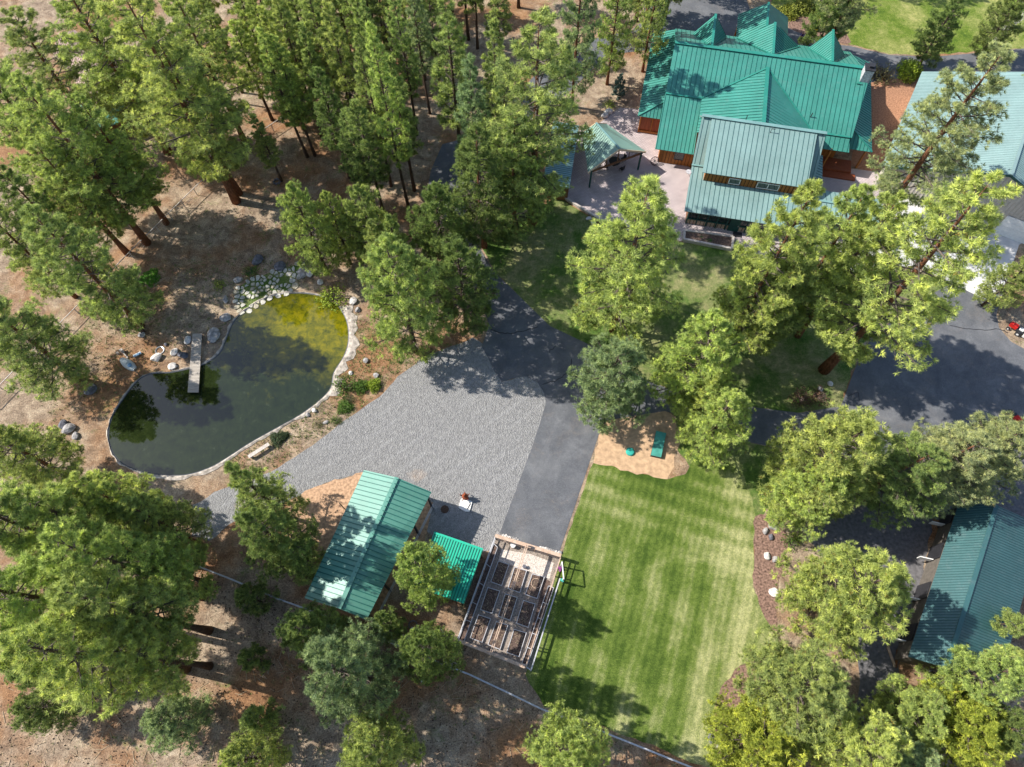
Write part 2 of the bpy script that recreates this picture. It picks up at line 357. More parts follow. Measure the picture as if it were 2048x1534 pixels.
def sheet(name, px, z, mat, smooth=False, kind='structure', rag=0.0):
    pts = [G(x, y, z) for x, y in px]
    if smooth: pts = smooth_poly(pts)
    if rag: pts = ragged(pts, rag, seed=len(pts))
    mb = MB(); mb.quad(*pts); o = mb.build(name, mat)
    import bmesh
    bm = bmesh.new(); bm.from_mesh(o.data); bmesh.ops.triangulate(bm, faces=bm.faces[:]); bm.normal_update()
    for f in bm.faces:
        if f.normal.z < 0: f.normal_flip()
    bm.to_mesh(o.data); bm.free()
    o['kind'] = kind; return o
def copytree(o, parent=None):
    c = o.copy(); C.objects.link(c); c.parent = parent
    for ch in o.children: copytree(ch, c)
    return c
def roof_plane(mb, pts, sdir, sp=.6, th=.12, mi=0, ri=1, rw=.035, rh=.045, edge=0.0, ribs=True):
    """metal roof plane with standing seams running along sdir"""
    pts = [Vector(p) for p in pts]; n = (pts[1]-pts[0]).cross(pts[2]-pts[0]).normalized()
    if n.z < 0: pts = pts[::-1]; n = -n
    mb.prism([p-n*th for p in pts], n*th, mi)
    if not ribs: return
    s = Vector(sdir); s = (s-n*s.dot(n)).normalized(); t = n.cross(s); o = pts[0]
    P = [((p-o).dot(s), (p-o).dot(t)) for p in pts]
    t0, t1 = min(p[1] for p in P), max(p[1] for p in P); k = t0+sp*.5
    while k < t1:
        xs = []
        for i in range(len(P)):
            (a, b), (c, d) = P[i], P[(i+1) % len(P)]
            if (b-k)*(d-k) < 0: xs.append(a+(c-a)*(k-b)/(d-b))
        xs.sort()
        for i in range(0, len(xs)-1, 2):
            if xs[i+1]-xs[i] > .15:
                p = o+s*(xs[i]+.01)+t*k+n*(rh/2+.002); q = o+s*(xs[i+1]-.01)+t*k+n*(rh/2+.002)
                vs = []
                for c in (p, q):
                    for a, b in ((-1, -1), (1, -1), (1, 1), (-1, 1)): vs.append(c+t*a*rw/2+n*b*rh/2)
                mb.add(vs, [(3, 2, 1, 0), (4, 5, 6, 7), (0, 1, 5, 4), (1, 2, 6, 5), (2, 3, 7, 6), (3, 0, 4, 7)], ri)
        k += sp
    return n
def cap(mb, p, q, wd=.3, mi=0, h=.06, lift=.06):
    p, q = Vector(p)+Vector((0, 0, lift)), Vector(q)+Vector((0, 0, lift)); mb.beam(p, q, wd, h, mi)

# ---------------------------------------------------------------- ground and other setting
def big_ground():
    mb = MB(); mb.quad((-420, -260, 0), (420, -260, 0), (420, 560, 0), (-420, 560, 0)); o = mb.build('ground', M['soil']); o['kind'] = 'structure'
big_ground()
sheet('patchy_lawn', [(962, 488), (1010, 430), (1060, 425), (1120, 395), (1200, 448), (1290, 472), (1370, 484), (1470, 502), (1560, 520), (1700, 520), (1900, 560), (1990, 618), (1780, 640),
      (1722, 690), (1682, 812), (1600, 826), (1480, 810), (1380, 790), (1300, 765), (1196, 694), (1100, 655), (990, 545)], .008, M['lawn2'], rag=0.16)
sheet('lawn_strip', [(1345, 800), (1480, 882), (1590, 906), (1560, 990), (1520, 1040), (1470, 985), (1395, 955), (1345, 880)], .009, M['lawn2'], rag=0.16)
sheet('mown_lawn', [(1186, 925), (1225, 932), (1270, 945), (1335, 957), (1370, 950), (1400, 905), (1470, 900), (1500, 985), (1512, 1040), (1508, 1100), (1506, 1170), (1530, 1230), (1560, 1290), (1520, 1320), (1465, 1350),
      (1432, 1410), (1430, 1460), (1440, 1534), (1400, 1531), (1240, 1465), (1090, 1412), (1050, 1350), (1060, 1330), (1100, 1180), (1130, 1090), (1152, 1020)], .012, M['lawn'], rag=0.1)
sheet('far_meadow', [(1540, 18), (1560, -40), (1900, -120), (2300, -120), (2300, 60), (2040, 98), (1930, 105), (1860, 110), (1780, 108), (1700, 88), (1650, 62), (1590, 20)], .008, M['meadow'], rag=0.2)
sheet('far_shrub_bed', [(1577, 50), (1600, 35), (1650, 40), (1690, 62), (1700, 88), (1650, 80), (1620, 74), (1590, 62)], .014, M['mulch'], True, rag=0.15)
sheet('driveway', [(1180, 690), (1190, 693), (1300, 765), (1205, 845), (1200, 862), (1150, 1012), (1120, 1100), (1120, 1112), (995, 1078), (1030, 985), (1062, 900), (1082, 840), (1092, 805), (1088, 785), (1075, 765), (1052, 753), (1025, 757),
      (1004, 764), (988, 742), (976, 715), (963, 693), (972, 670), (978, 648), (970, 627), (955, 610), (945, 560), (930, 500), (905, 455), (862, 440), (850, 400), (862, 340), (885, 288), (960, 270), (1070, 150), (1185, 78), (1260, 62),
      (1290, 40), (1285, -30), (1480, -40), (1500, 20), (1545, 40), (1590, 62), (1650, 86), (1700, 92), (1780, 110), (1860, 114), (1930, 108), (2040, 98), (2300, 60), (2300, 150), (2100, 160), (1960, 165), (1850, 152), (1760, 160), (1690, 180),
      (1500, 160), (1290, 100), (1215, 110), (1110, 210), (1040, 290), (960, 350), (930, 420), (945, 470), (985, 540), (1100, 652)], .020, M['asphalt'])
sheet('road', [(1195, 780), (1300, 764), (1380, 790), (1480, 811), (1600, 826), (1682, 812), (1705, 750), (1728, 695), (1780, 645), (1850, 595), (1905, 566), (1925, 577), (1997, 612), (1993, 630), (1998, 655), (2022, 683), (2080, 715), (2300, 780),
      (2300, 880), (2100, 850), (2010, 840), (1950, 850), (1870, 880), (1800, 895), (1700, 925), (1590, 903), (1480, 880), (1400, 845), (1330, 822), (1205, 842)], .024, M['asphalt'])
sheet('barn_yard', [(1800, 896), (1870, 881), (1950, 852), (2010, 842), (2300, 880), (2300, 1100), (2050, 1040), (1870, 1040), (1800, 1330), (1790, 1534), (1650, 1534), (1720, 1380), (1700, 1180), (1560, 1010), (1640, 930)], .006, simple('yard_asphalt', (.13, .125, .13), .9, .35, 3, bs=.2), rag=0.2)
sheet('concrete_apron', [(1997, 612), (1925, 577), (1830, 530), (1745, 545), (1650, 540), (1700, 470), (1790, 400), (1850, 380), (1984, 455), (2050, 482), (2038, 490)], .028, M['concrete'])
sheet('gravel_yard', [(556, 936), (600, 905), (640, 880), (690, 840), (760, 792), (805, 745), (850, 712), (905, 692), (945, 676), (966, 690), (980, 714), (992, 742), (1006, 762), (1052, 751), (1078, 764), (1094, 790), (1094, 808), (1064, 902), (1032, 986), (985, 1100),
      (950, 1110), (860, 1070), (780, 1010), (735, 955), (700, 950), (650, 965), (600, 990), (560, 1010), (470, 1040), (420, 1080), (385, 1070), (385, 1010), (430, 985), (500, 960)], .016, M['gravel'], rag=0.12)
sheet('dirt_patch', [(600, 992), (650, 967), (715, 948), (740, 960), (700, 1080), (640, 1190), (585, 1090), (570, 1030)], .019, M['dirt'], True, rag=0.2)
sheet('shed_floor', [(735, 955), (866, 1005), (848, 1090), (740, 1245), (615, 1210)], .021, M['dirt'])
sheet('sand_patch', [(1205, 850), (1250, 822), (1310, 812), (1352, 835), (1362, 880), (1338, 958), (1275, 946), (1228, 934), (1186, 924)], .017, M['sand'], rag=0.18)
sheet('mulch_bed', [(1512, 1035), (1545, 1040), (1575, 1080), (1560, 1160), (1555, 1230), (1558, 1285), (1532, 1235), (1508, 1170), (1508, 1100)], .018, M['mulch'], True, rag=0.14)
sheet('mulch_bed_south', [(1492, 1325), (1520, 1330), (1500, 1440), (1470, 1530), (1440, 1532), (1428, 1420), (1452, 1365)], .018, M['mulch'], True, rag=0.14)
sheet('orange_mulch', [(1742, 165), (1790, 155), (1845, 150), (1800, 240), (1790, 330), (1740, 345), (1700, 330), (1725, 240)], .018, M['orange'], rag=0.15)
sheet('patio', [(1155, 262), (1200, 245), (1240, 215), (1300, 220), (1330, 300), (1400, 350), (1372, 430), (1368, 470), (1374, 484), (1290, 470), (1208, 450), (1118, 392)], .022, M['paver'])
sheet('patio_walk', [(1364, 436), (1500, 462), (1520, 430), (1640, 330), (1765, 345), (1850, 380), (1790, 400), (1700, 470), (1650, 540), (1560, 530), (1478, 508), (1468, 476), (1366, 462)], .024, M['paver'])
# --- pond
PW = [(596, 586), (640, 592), (672, 608), (693, 640), (697, 680), (688, 712), (668, 745), (662, 775), (640, 800), (600, 830), (550, 858), (500, 886), (455, 915), (420, 935), (370, 950), (310, 948), (262, 936), (232, 915), (218, 880),
      (222, 840), (245, 800), (275, 762), (300, 748), (340, 745), (375, 738), (410, 728), (440, 705), (455, 672), (470, 640), (500, 615), (545, 592)]
wp = smooth_poly([G(x, y, .03) for x, y in PW], 4)
def grow(pts, d, z):
    n = len(pts); out = []
    for i in range(n):
        t = (pts[(i+1) % n]-pts[i-1]); nn = Vector((t.y, -t.x, 0)).normalized(); k = d if not callable(d) else d(i/n)
        out.append(Vector((pts[i].x-nn.x*k, pts[i].y-nn.y*k, z)))
    return out
sgn = sum((wp[i].x*wp[(i+1) % len(wp)].y-wp[(i+1) % len(wp)].x*wp[i].y) for i in range(len(wp)))
SG = 1 if sgn < 0 else -1
mb = MB(); mb.quad(*wp); o = mb.build('pond_water', M['water']); o['kind'] = 'structure'
import bmesh
bm = bmesh.new(); bm.from_mesh(o.data); bmesh.ops.triangulate(bm, faces=bm.faces[:])
for f in bm.faces:
    if f.normal.z < 0: f.normal_flip()
bm.to_mesh(o.data); bm.free()
# liner: dark wet edge then a pale dry lip, wider on the south-east bank
rng = random.Random(3)
jit = [rng.uniform(.45, 1.5) for _ in range(len(wp))]
def lipw(f):
    i = int(f*len(wp)) % len(wp); s = .20
    if .08 < f < .24: s = 1.0
    elif .24 <= f < .50: s = .38
    elif f > .80: s = .30
    return SG*s*jit[i]
mb = MB(); rings = [(grow(wp, -SG*.06, .035), 1), (grow(wp, SG*.04, .07), 1), (grow(wp, lambda f: .45*lipw(f), .15), 0), (grow(wp, lipw, .05), 0)]
for (ra, _), (rb, mi) in zip(rings, rings[1:]):
    n = len(ra)
    for i in range(n): mb.quad(ra[i], ra[(i+1) % n], rb[(i+1) % n], rb[i], mi=mi)
tag(mb.build('pond_liner', [M['liner'], M['liner_dark']], smooth=True), 'pale rubber liner edge running all the way round the pond', 'pond liner')

# ---------------------------------------------------------------- trees
def crown_arrays(seed, H, R, b, nb, tpb, prof, tr, K=15, upl=-.05, uph=.75, bw=.075):
    r = np.random.default_rng(seed); P = []; A = []; branches = []
    ga = 2.39996
    for i in range(nb):
        t = ((i+.5)/nb); z = H*(b+(1-b)*t); az = i*ga+r.uniform(-.5, .5); L = max(.25, R*prof(t)*r.uniform(.60, 1.14))
        up = upl+(uph-upl)*t; hd = np.array([math.cos(az), math.sin(az), 0]); sdv = np.array([-hd[1], hd[0], 0])
        z0 = z-L*.2*t
        base = np.array([0, 0, z0]); 
        def at(s): return base+hd*L*s+np.array([0, 0, L*s*up*.6+.16*L*s*s])
        if L > .5: branches.append((base, at(.55), at(1.0), .03+.014*L))
        n = max(3, int(tpb*(.35+L/R)))
        s = r.uniform(.18, 1, n)**.55; s[0] = 1.0
        lat = r.normal(0, 1, n)*.205*L*np.sqrt(np.clip(s*(1.25-s), .02, 1))*1.1
        ve = r.normal(0, .11, n)*min(L, 2.6)*.8
        pts = np.array([at(x) for x in s])+sdv*lat[:, None]; pts[:, 2] += ve
        ax = hd[None]*.75+sdv[None]*(lat/(L+.1))[:, None]*1.4+np.array([0, 0, .65])
        P.append(pts); A.append(ax)
        if L > 1.2:
            for j in range(min(12, n)): branches.append((at(max(.15, s[j]-.28)), None, pts[j]-ax[j]*.1, .022))
    top = np.array([[0, 0, H-.1], [.1, 0, H-.4], [-.1, .1, H-.35]]); P.append(top); A.append(np.tile([0, 0, 1.0], (3, 1)))
    P = np.concatenate(P); A = np.concatenate(A); A /= np.linalg.norm(A, axis=1)[:, None]
    n = len(P); ts = tr*r.uniform(.7, 1.25, n)
    D = A[:, None, :]*.75+r.normal(0, .62, (n, K, 3)); D /= np.linalg.norm(D, axis=2)[..., None]
    S = np.cross(D, r.normal(0, 1, (n, K, 3))); S /= np.linalg.norm(S, axis=2)[..., None]
    Ln = ts[:, None]*r.uniform(.75, 1.15, (n, K)); W = bw*ts[:, None]/tr
    c0 = P[:, None, :]-A[:, None, :]*(ts*.25)[:, None, None]
    v0 = c0+S*W[..., None]*.5+D*(Ln*.18)[..., None]; v1 = c0-S*W[..., None]*.5+D*(Ln*.18)[..., None]; v2 = c0+D*Ln[..., None]
    V = np.stack([v0, v1, v2], 2).reshape(-1, 3)
    tint = np.repeat(np.clip(r.normal(.52, .27, n), 0, 1), K*3)
    tint = np.clip(tint+r.normal(0, .07, len(tint))+np.tile([-.05, -.05, .13], len(tint)//3), 0, 1)
    return V, tint, branches
def crown_mesh(name, mats, *a, **k):
    V, tint, br = crown_arrays(*a, **k); nt_ = len(V)//3
    bv = []; bq = []
    for p, m, q, rr in br:
        seq = [p, q] if m is None else [p, m, q]; o = len(V)+len(bv); rs = [rr, rr*.4] if m is None else [rr, rr*.7, rr*.3]
        d = q-p; d = d/(np.linalg.norm(d)+1e-9); s1 = np.cross(d, [0, 0, 1.0]); s1 /= (np.linalg.norm(s1)+1e-9); s2 = np.cross(d, s1)
        for c, x in zip(seq, rs):
            for t in range(3): bv.append(c+(s1*math.cos(2.094*t)+s2*math.sin(2.094*t))*x)
        for i in range(len(seq)-1):
            for t in range(3): bq.append((o+i*3+t, o+i*3+(t+1) % 3, o+i*3+3+(t+1) % 3, o+i*3+3+t))
    allv = np.concatenate([V, np.array(bv)]) if bv else V
    me = bpy.data.meshes.new(name); me.vertices.add(len(allv)); me.vertices.foreach_set('co', allv.astype(np.float32).ravel())
    nq = len(bq); me.loops.add(nt_*3+nq*4)
    li = np.concatenate([np.arange(nt_*3), np.array(bq, dtype=np.int64).ravel()]) if nq else np.arange(nt_*3)
    me.loops.foreach_set('vertex_index', li.astype(np.int32)); me.polygons.add(nt_+nq)
    ls = np.concatenate([np.arange(nt_)*3, nt_*3+np.arange(nq)*4]); me.polygons.foreach_set('loop_start', ls.astype(np.int32))
    mi = np.concatenate([np.zeros(nt_), np.ones(nq)]); me.polygons.foreach_set('material_index', mi.astype(np.int32))
    for m in mats: me.materials.append(m)
    at = me.attributes.new('tint', 'FLOAT', 'POINT'); tt = np.zeros(len(allv), np.float32); tt[:len(tint)] = tint; at.data.foreach_set('value', tt)
    me.update(); me.validate(); return me
def trunk_mesh(name, seed, H, r0, mat, bend=.25):
    r = random.Random(seed); mb = MB(); n = 9; pts = []; rs = []; dx, dy = r.uniform(-bend, bend), r.uniform(-bend, bend)
    for i in range(n):
        t = i/(n-1); k = math.sin(t*math.pi); pts.append((dx*k, dy*k, H*t*.97-(.1 if i == 0 else 0))); rs.append(r0*(1-t)**.8*(1.0 if i else 1.35)+.02)
    mb.tube(pts, rs, 9); me_o = mb.build(name, mat, smooth=True); me = me_o.data; bpy.data.objects.remove(me_o); return me
p_oval = lambda t: min(1, ((t+.08)/.30))**.6*(1-t)**.50*1.12
p_dense = lambda t: min(1, ((t+.12)/.28))**.5*(1-t)**.54*1.06
p_cone = lambda t: min(1, (t+.10)/.22)**.7*(1-t)**.85*1.15
p_round = lambda t: math.sqrt(max(.02, 1-(2*t*.92-.74)**2))*(1-.45*t)*1.05
NM = [M['needles'], M['twig']]
CL = {}
def cls(key, H, R, specs, r0, bark, **k):
    CL[key] = (H, R, [(crown_mesh('crown', NM, s, H, R, *sp, **k), trunk_mesh('trunk', s, H, r0, bark)) for s, sp in specs])
cls('giant', 30, 5, [(s, (.20, 76, 56, p_oval, .37)) for s in (1, 2, 3)], .38, M['bark_o'], K=24, bw=.05)
cls('large', 24, 4.6, [(s, (.13, 80, 60, p_dense, .35)) for s in (4, 5, 6)], .28, M['bark_o'], K=24, bw=.046)
cls('tall', 25, 4.2, [(s, (.38, 58, 58, p_dense, .36)) for s in (21, 22)], .34, M['bark'], K=24, bw=.048)
cls('bushy', 15, 4.6, [(s, (.10, 70, 66, p_round, .33)) for s in (7, 8, 9)], .26, M['bark'], K=24, bw=.044)
cls('cone', 15, 3, [(s, (.10, 60, 44, p_cone, .31)) for s in (10, 11)], .20, M['bark'], K=22, bw=.042)
cls('slender', 19, 2.1, [(s, (.30, 70, 24, p_dense, .31)) for s in (12, 13, 14)], .17, M['bark'], K=22, bw=.044)
cls('small', 6, 2, [(s, (.06, 40, 24, p_cone, .32)) for s in (15, 16)], .09, M['bark'], K=14, bw=.06)
cls('juniper', 8, 4, [(s, (.04, 84, 60, p_round, .27)) for s in (17, 18)], .20, M['bark'], K=22, bw=.05)
COL = dict(Y=(.43, .49, .15), G=(.37, .435, .145), D=(.235, .30, .095), B=(.31, .385, .19), O=(.34, .37, .18), L=(.37, .42, .075))
CN = dict(Y='yellow-green', G='mid-green', D='dark green', B='grey-green', O='olive-green', L='lime-green')
rt = random.Random(11)
def tree(x, y, H, R, cl, col, label, group=None, base=None, lean=None):
    """x, y: photo pixel of the tip of the tree; the foot follows from its height"""
    Hc, Rc, var = CL[cl]; T = G(x, y, H); foot = Vector((T.x, T.y, 0))
    nm = 'juniper' if cl == 'juniper' else 'pine_tree'
    e = thing(nm, label, 'tree', foot, group)
    cm, tm = var[rt.randrange(len(var))]; rz = rt.uniform(0, 6.28)
    kb = rt.uniform(.9, 1.1); k = tuple(c*kb*rt.uniform(.97, 1.03) for c in COL[col])
    for n_, me in (('crown', cm), ('trunk', tm)):
        o = bpy.data.objects.new(n_, me); C.objects.link(o); o.parent = e
        o.scale = (R/Rc, R/Rc, H/Hc); o.rotation_euler.z = rz; o.color = (*k, 1)
    return e
TR = [
 (1992, 352, 31, 6.4, 'giant', 'Y', 'tallest yellow-green pine with thick orange trunk beside the big asphalt turnaround'),
 (1738, 374, 23, 4.5, 'large', 'G', 'dark-tipped pine with leaning-looking bare trunk, just below the covered walkway roof'),
 (1805, 388, 24, 4.8, 'large', 'Y', 'light green pine between the tallest orange-trunked pine and the walkway roof'),
 (1635, 366, 27, 4.8, 'large', 'Y', 'tall narrow yellow-green pine overlapping the garage wing eave'),
 (1622, 482, 19.5, 4.2, 'large', 'G', 'lighter green pine directly in front of the tall narrow one by the garage wing'),
 (2012, 96, 25, 5.6, 'giant', 'O', 'olive pine standing between the log house and the pale detached garage'),
 (1300, 366, 24.6, 6.5, 'large', 'Y', 'dense yellow-green pine standing alone in front of the paved patio'),
 (1244, 694, 14, 4.7, 'bushy', 'B', 'round grey-green pine hiding the start of the side road'),
 (1440, 636, 17, 4.6, 'bushy', 'Y', 'bushy yellow-green pine right of the round grey-green one at the side road'),
 (1468, 792, 13, 3.9, 'bushy', 'Y', 'bright pine beside the green rectangular hatch on the sand'),
 (1440, 745, 12.5, 2.6, 'cone', 'Y', 'smaller pine squeezed between the two bushy pines of the side road'),
 (1742, 850, 18, 5.5, 'bushy', 'Y', 'broad yellow-green pine below the side road, above the rocks of the mulch bed'),
 (1670, 945, 13, 3.9, 'bushy', 'Y', 'lower pine on the lawn side of the broad pine by the side road'),
 (1868, 905, 14, 4.6, 'giant', 'D', 'sparse dark pine with see-through branches above the green barn'),
 (1970, 880, 15, 4.4, 'giant', 'O', 'pale olive pine leaning over the rear of the green barn'),
 (2050, 860, 15, 5.0, 'giant', 'O', 'pale olive pine at the right edge, below the red tricycle'),
 (1780, 1152, 16, 5.4, 'bushy', 'Y', 'broad pine between the mulch bed rocks and the barn wall'),
 (1655, 1362, 14, 5.0, 'bushy', 'G', 'broad pine below the lawn, left of the two boards on the barn yard'),
 (1550, 1482, 9, 4.4, 'juniper', 'L', 'lime juniper at the lower tip of the mown lawn'),
 (1785, 1502, 13, 4.2, 'bushy', 'Y', 'pine at the bottom edge, right of the lime juniper by the lawn'),
 (1985, 1462, 10, 4.6, 'juniper', 'L', 'bright lime juniper below the end wall of the green barn'),
 (2048, 1338, 13, 3.3, 'bushy', 'G', 'pine touching the lower right corner of the barn roof'),
 (1880, 1430, 10, 3.3, 'bushy', 'G', 'mid-green pine left of the bright lime juniper under the barn'),
 (1870, 1540, 10, 3.2, 'bushy', 'B', 'grey-green pine cut by the bottom edge, below the lime juniper'),
 (2060, 1460, 10, 3.0, 'bushy', 'D', 'dark pine at the lower right corner of the photo'),
 (1152, 1515, 17, 3.6, 'bushy', 'Y', 'light green pine cut by the bottom edge, near the end of the rail fence'),
 (715, 1512, 16, 3.5, 'bushy', 'G', 'light pine cut by the bottom edge, below the big starburst pine'),
 (452, 1528, 11, 2.8, 'bushy', 'Y', 'pale yellow-green pine cut by the bottom edge at lower left'),
 (822, 1112, 16, 3.1, 'bushy', 'G', 'rounded pine standing between the long green shed and the bright green lean-to'),
 (752, 1232, 10, 1.7, 'cone', 'D', 'small dark pine at the lower right corner of the long green shed'),
 (832, 1285, 18, 2.7, 'bushy', 'D', 'small dark pine over the stacked boards at the rail fence'),
 (798, 1330, 4, 1.2, 'small', 'D', 'knee-high dark pine left of the pine at the stacked boards'),
 (640, 1330, 20, 4.3, 'bushy', 'B', 'big blue-green pine with starburst tufts below the long shed'),
 (580, 1250, 14, 3.0, 'bushy', 'D', 'dark pine directly above the big starburst pine'),
 (452, 928, 17, 3.0, 'cone', 'G', 'pine at the lower tip of the pond, over the gravel track'),
 (490, 1030, 16, 3.6, 'bushy', 'D', 'dark bushy pine between the gravel track and the rail fence corner'),
 (562, 1090, 11, 2.4, 'cone', 'G', 'smaller pine right beside the upper left corner of the long shed'),
 (478, 1185, 6, 2.0, 'small', 'D', 'thin dark young pine standing over the rail fence'),
 (482, 1312, 5, 1.6, 'small', 'D', 'young dark pine left of the big starburst pine'),
 (490, 1440, 6, 1.9, 'small', 'G', 'young green pine right of the pale grey-green one'),
 (305, 1440, 8, 2.9, 'bushy', 'B', 'pale grey-green young pine in the open lower left woods'),
 (8, 1285, 25.6, 4.6, 'tall', 'Y', 'lowest giant pine of the lower left stand, its yellow tips over open ground'),
 (120, 1180, 24, 4.0, 'tall', 'G', 'giant green pine in the heart of the lower left stand'),
 (90, 1075, 25, 4.0, 'tall', 'Y', 'giant pine above the middle one of the lower left stand'),
 (25, 990, 22, 4.2, 'tall', 'Y', 'giant pine with yellow tips at the left edge below the pond'),
 (140, 955, 18, 3.6, 'large', 'Y', 'pine whose tip stands over the lower left shore of the pond'),
 (245, 1005, 15, 3.2, 'large', 'G', 'pine over the bottom shore of the pond, left of the gravel track'),
 (235, 1090, 17, 3.6, 'large', 'G', 'pine between the pond and the rail fence corner'),
 (215, 1300, 18, 3.4, 'tall', 'Y', 'yellow-green pine above the pale young one of the lower left'),
 (-60, 1010, 24, 4.6, 'tall', 'G', 'giant pine cut by the left edge below the pond'),
 (-90, 1165, 24, 4.6, 'tall', 'Y', 'giant pine cut by the left edge, above the open shaded ground'),
 (-40, 862, 14, 4.0, 'large', 'Y', 'yellow-tipped pine cut by the left edge, left of the pond'),
 (15, 1325, 9, 2.8, 'bushy', 'D', 'low dark pine at the left edge, upper one of two near the bottom'),
 (30, 1415, 8, 2.5, 'bushy', 'D', 'low dark pine at the left edge, lower one of two near the bottom'),
 (-60, 595, 17, 5.0, 'large', 'G', 'green pine at the left edge beside the small grey boat'),
 (52, 415, 21, 4.9, 'large', 'G', 'green pine left of the pond, in front of the pole fence'),
 (-80, 375, 19, 3.4, 'large', 'G', 'pine with dark bare trunk at the left edge'),
 (-10, 330, 18, 3.4, 'giant', 'D', 'thin dark pine at the left edge behind the bare trunk'),
 (225, -50, 30, 6.0, 'giant', 'Y', 'huge pine with thick orange trunk at the pole fence'),
 (30, 150, 25, 5.1, 'giant', 'Y', 'large yellow-green pine left of the huge orange-trunked one'),
 (216, 275, 13.7, 1.9, 'slender', 'L', 'thin lime pine in front of the huge orange-trunked one'),
 (-50, 120, 24, 5.8, 'giant', 'Y', 'yellow-green pine cut by the upper left edge'),
 (110, -60, 25, 5.6, 'giant', 'Y', 'pine cut by the top edge at the far upper left'),
 (20, 20, 20, 5, 'giant', 'G', 'green pine in the upper left corner'),
 (165, 40, 17, 3.4, 'giant', 'Y', 'yellow pine whose tip stands over the faded red roof'),
 (345, -20, 22, 4.6, 'giant', 'Y', 'green pine at the top edge right of the faded red roof'),
 (578, 366, 15.5, 3.3, 'bushy', 'G', 'pointed pine above the flagstones of the pond inlet'),
 (648, 382, 13, 2.5, 'bushy', 'Y', 'slim light pine right of the pointed one above the flagstones'),
 (712, 372, 14, 3.5, 'bushy', 'G', 'pointed pine in the middle of the row above the pond'),
 (776, 432, 12, 2.6, 'cone', 'G', 'short pine tip just above the large driveway pine'),
 (868, 370, 15.5, 4.2, 'bushy', 'D', 'dark rounded pine at the bend of the driveway'),
 (768, 478, 20.5, 4.9, 'bushy', 'G', 'large round pine between the pond and the gravel yard'),
 (912, 484, 15.5, 4.3, 'bushy', 'D', 'round pine hanging over the driveway next to the large pond-side pine'),
 (1078, 32, 28.5, 6.2, 'giant', 'G', 'tallest pine of the middle, beside the blue-roofed hutch'),
 (1030, 225, 19, 4.5, 'large', 'G', 'pine standing in front of the tallest middle pine'),
 (952, 250, 19.5, 4.6, 'large', 'D', 'dark full pine over the shaded part of the driveway'),
 (938, 113, 22, 2.6, 'slender', 'B', 'grey-green pine behind the dark full one by the driveway'),
 (1008, 112, 19, 2.3, 'slender', 'G', 'slim dark pine tip left of the tallest middle pine'),
 (986, 38, 20, 2.3, 'slender', 'G', 'slim pine rising behind the tips next to the tallest middle pine'),
 (888, -14, 24, 3.0, 'slender', 'G', 'tall pine at the top edge with open trunk above the driveway'),
 (1178, -165, 25, 3.2, 'large', 'B', 'bare-trunked pine above the paved patio, its crown at the top edge'),
 (1255, -120, 20, 2.8, 'large', 'G', 'pine right of the bare-trunked one above the patio'),
 (1338, -130, 19, 2.6, 'large', 'G', 'pine at the top edge in front of the dark parking area'),
 (1785, -190, 21, 3.6, 'giant', 'O', 'leaning-looking bare trunk on the far meadow, crown above the photo edge'),
 (1925, -10, 10.5, 2.9, 'bushy', 'D', 'dark pine on the far meadow with pale trunk'),
 (2058, -30, 11, 3.0, 'bushy', 'D', 'dark pine on the far meadow at the right edge'),
 (1700, -60, 13, 3, 'bushy', 'D', 'pine on the far meadow cut by the top edge'),
 (2068, 520, 9, 2.6, 'bushy', 'G', 'short-trunked pine at the right edge beside the concrete apron'),
 (310, 70, 23, 4.6, 'giant', 'Y', 'yellow-green pine behind the huge orange-trunked one, over the bare ground'),
 (60, 275, 19, 4.2, 'giant', 'Y', 'yellow-green pine at the left, below the large yellow-green one'),
 (150, 190, 20, 3.8, 'giant', 'G', 'pine overlapping the small teal-roofed shed'),
 (250, 20, 20, 4.2, 'giant', 'Y', 'yellow-green pine at the top edge above the faded red roof'),
 (1335, -330, 24, 3.6, 'large', 'G', 'pine beyond the dark parking area, crown above the photo edge, left one'),
 (1450, -420, 25, 3.8, 'large', 'G', 'pine beyond the dark parking area, crown above the photo edge, right one'),
 (1400, -300, 22, 3.4, 'large', 'G', 'pine beyond the dark parking area, crown above the photo edge, middle one'),
 (1600, -330, 19, 3.4, 'bushy', 'D', 'pine beyond the far meadow, crown above the photo edge, left one'),
 (1830, -300, 18, 3.4, 'bushy', 'D', 'pine beyond the far meadow, crown above the photo edge, right one'),
 (738, 440, 13, 2.6, 'cone', 'G', 'narrow pine filling the gap above the large pond-side pine'),
 (1352, -300, 24, 3.5, 'large', 'G', 'pine with dark trunk at the corner of the parking area, crown above the photo edge'),
 (2066, 138, 9, 2.0, 'cone', 'G', 'green pine tip at the right edge behind the pale garage'),
 (2066, 1238, 8, 1.9, 'cone', 'G', 'green pine tip at the right edge beside the barn roof'),
 (2072, 1312, 8, 1.9, 'cone', 'Y', 'yellow-green pine tip at the right edge below the one beside the barn roof'),
]
for t in TR: tree(*t)
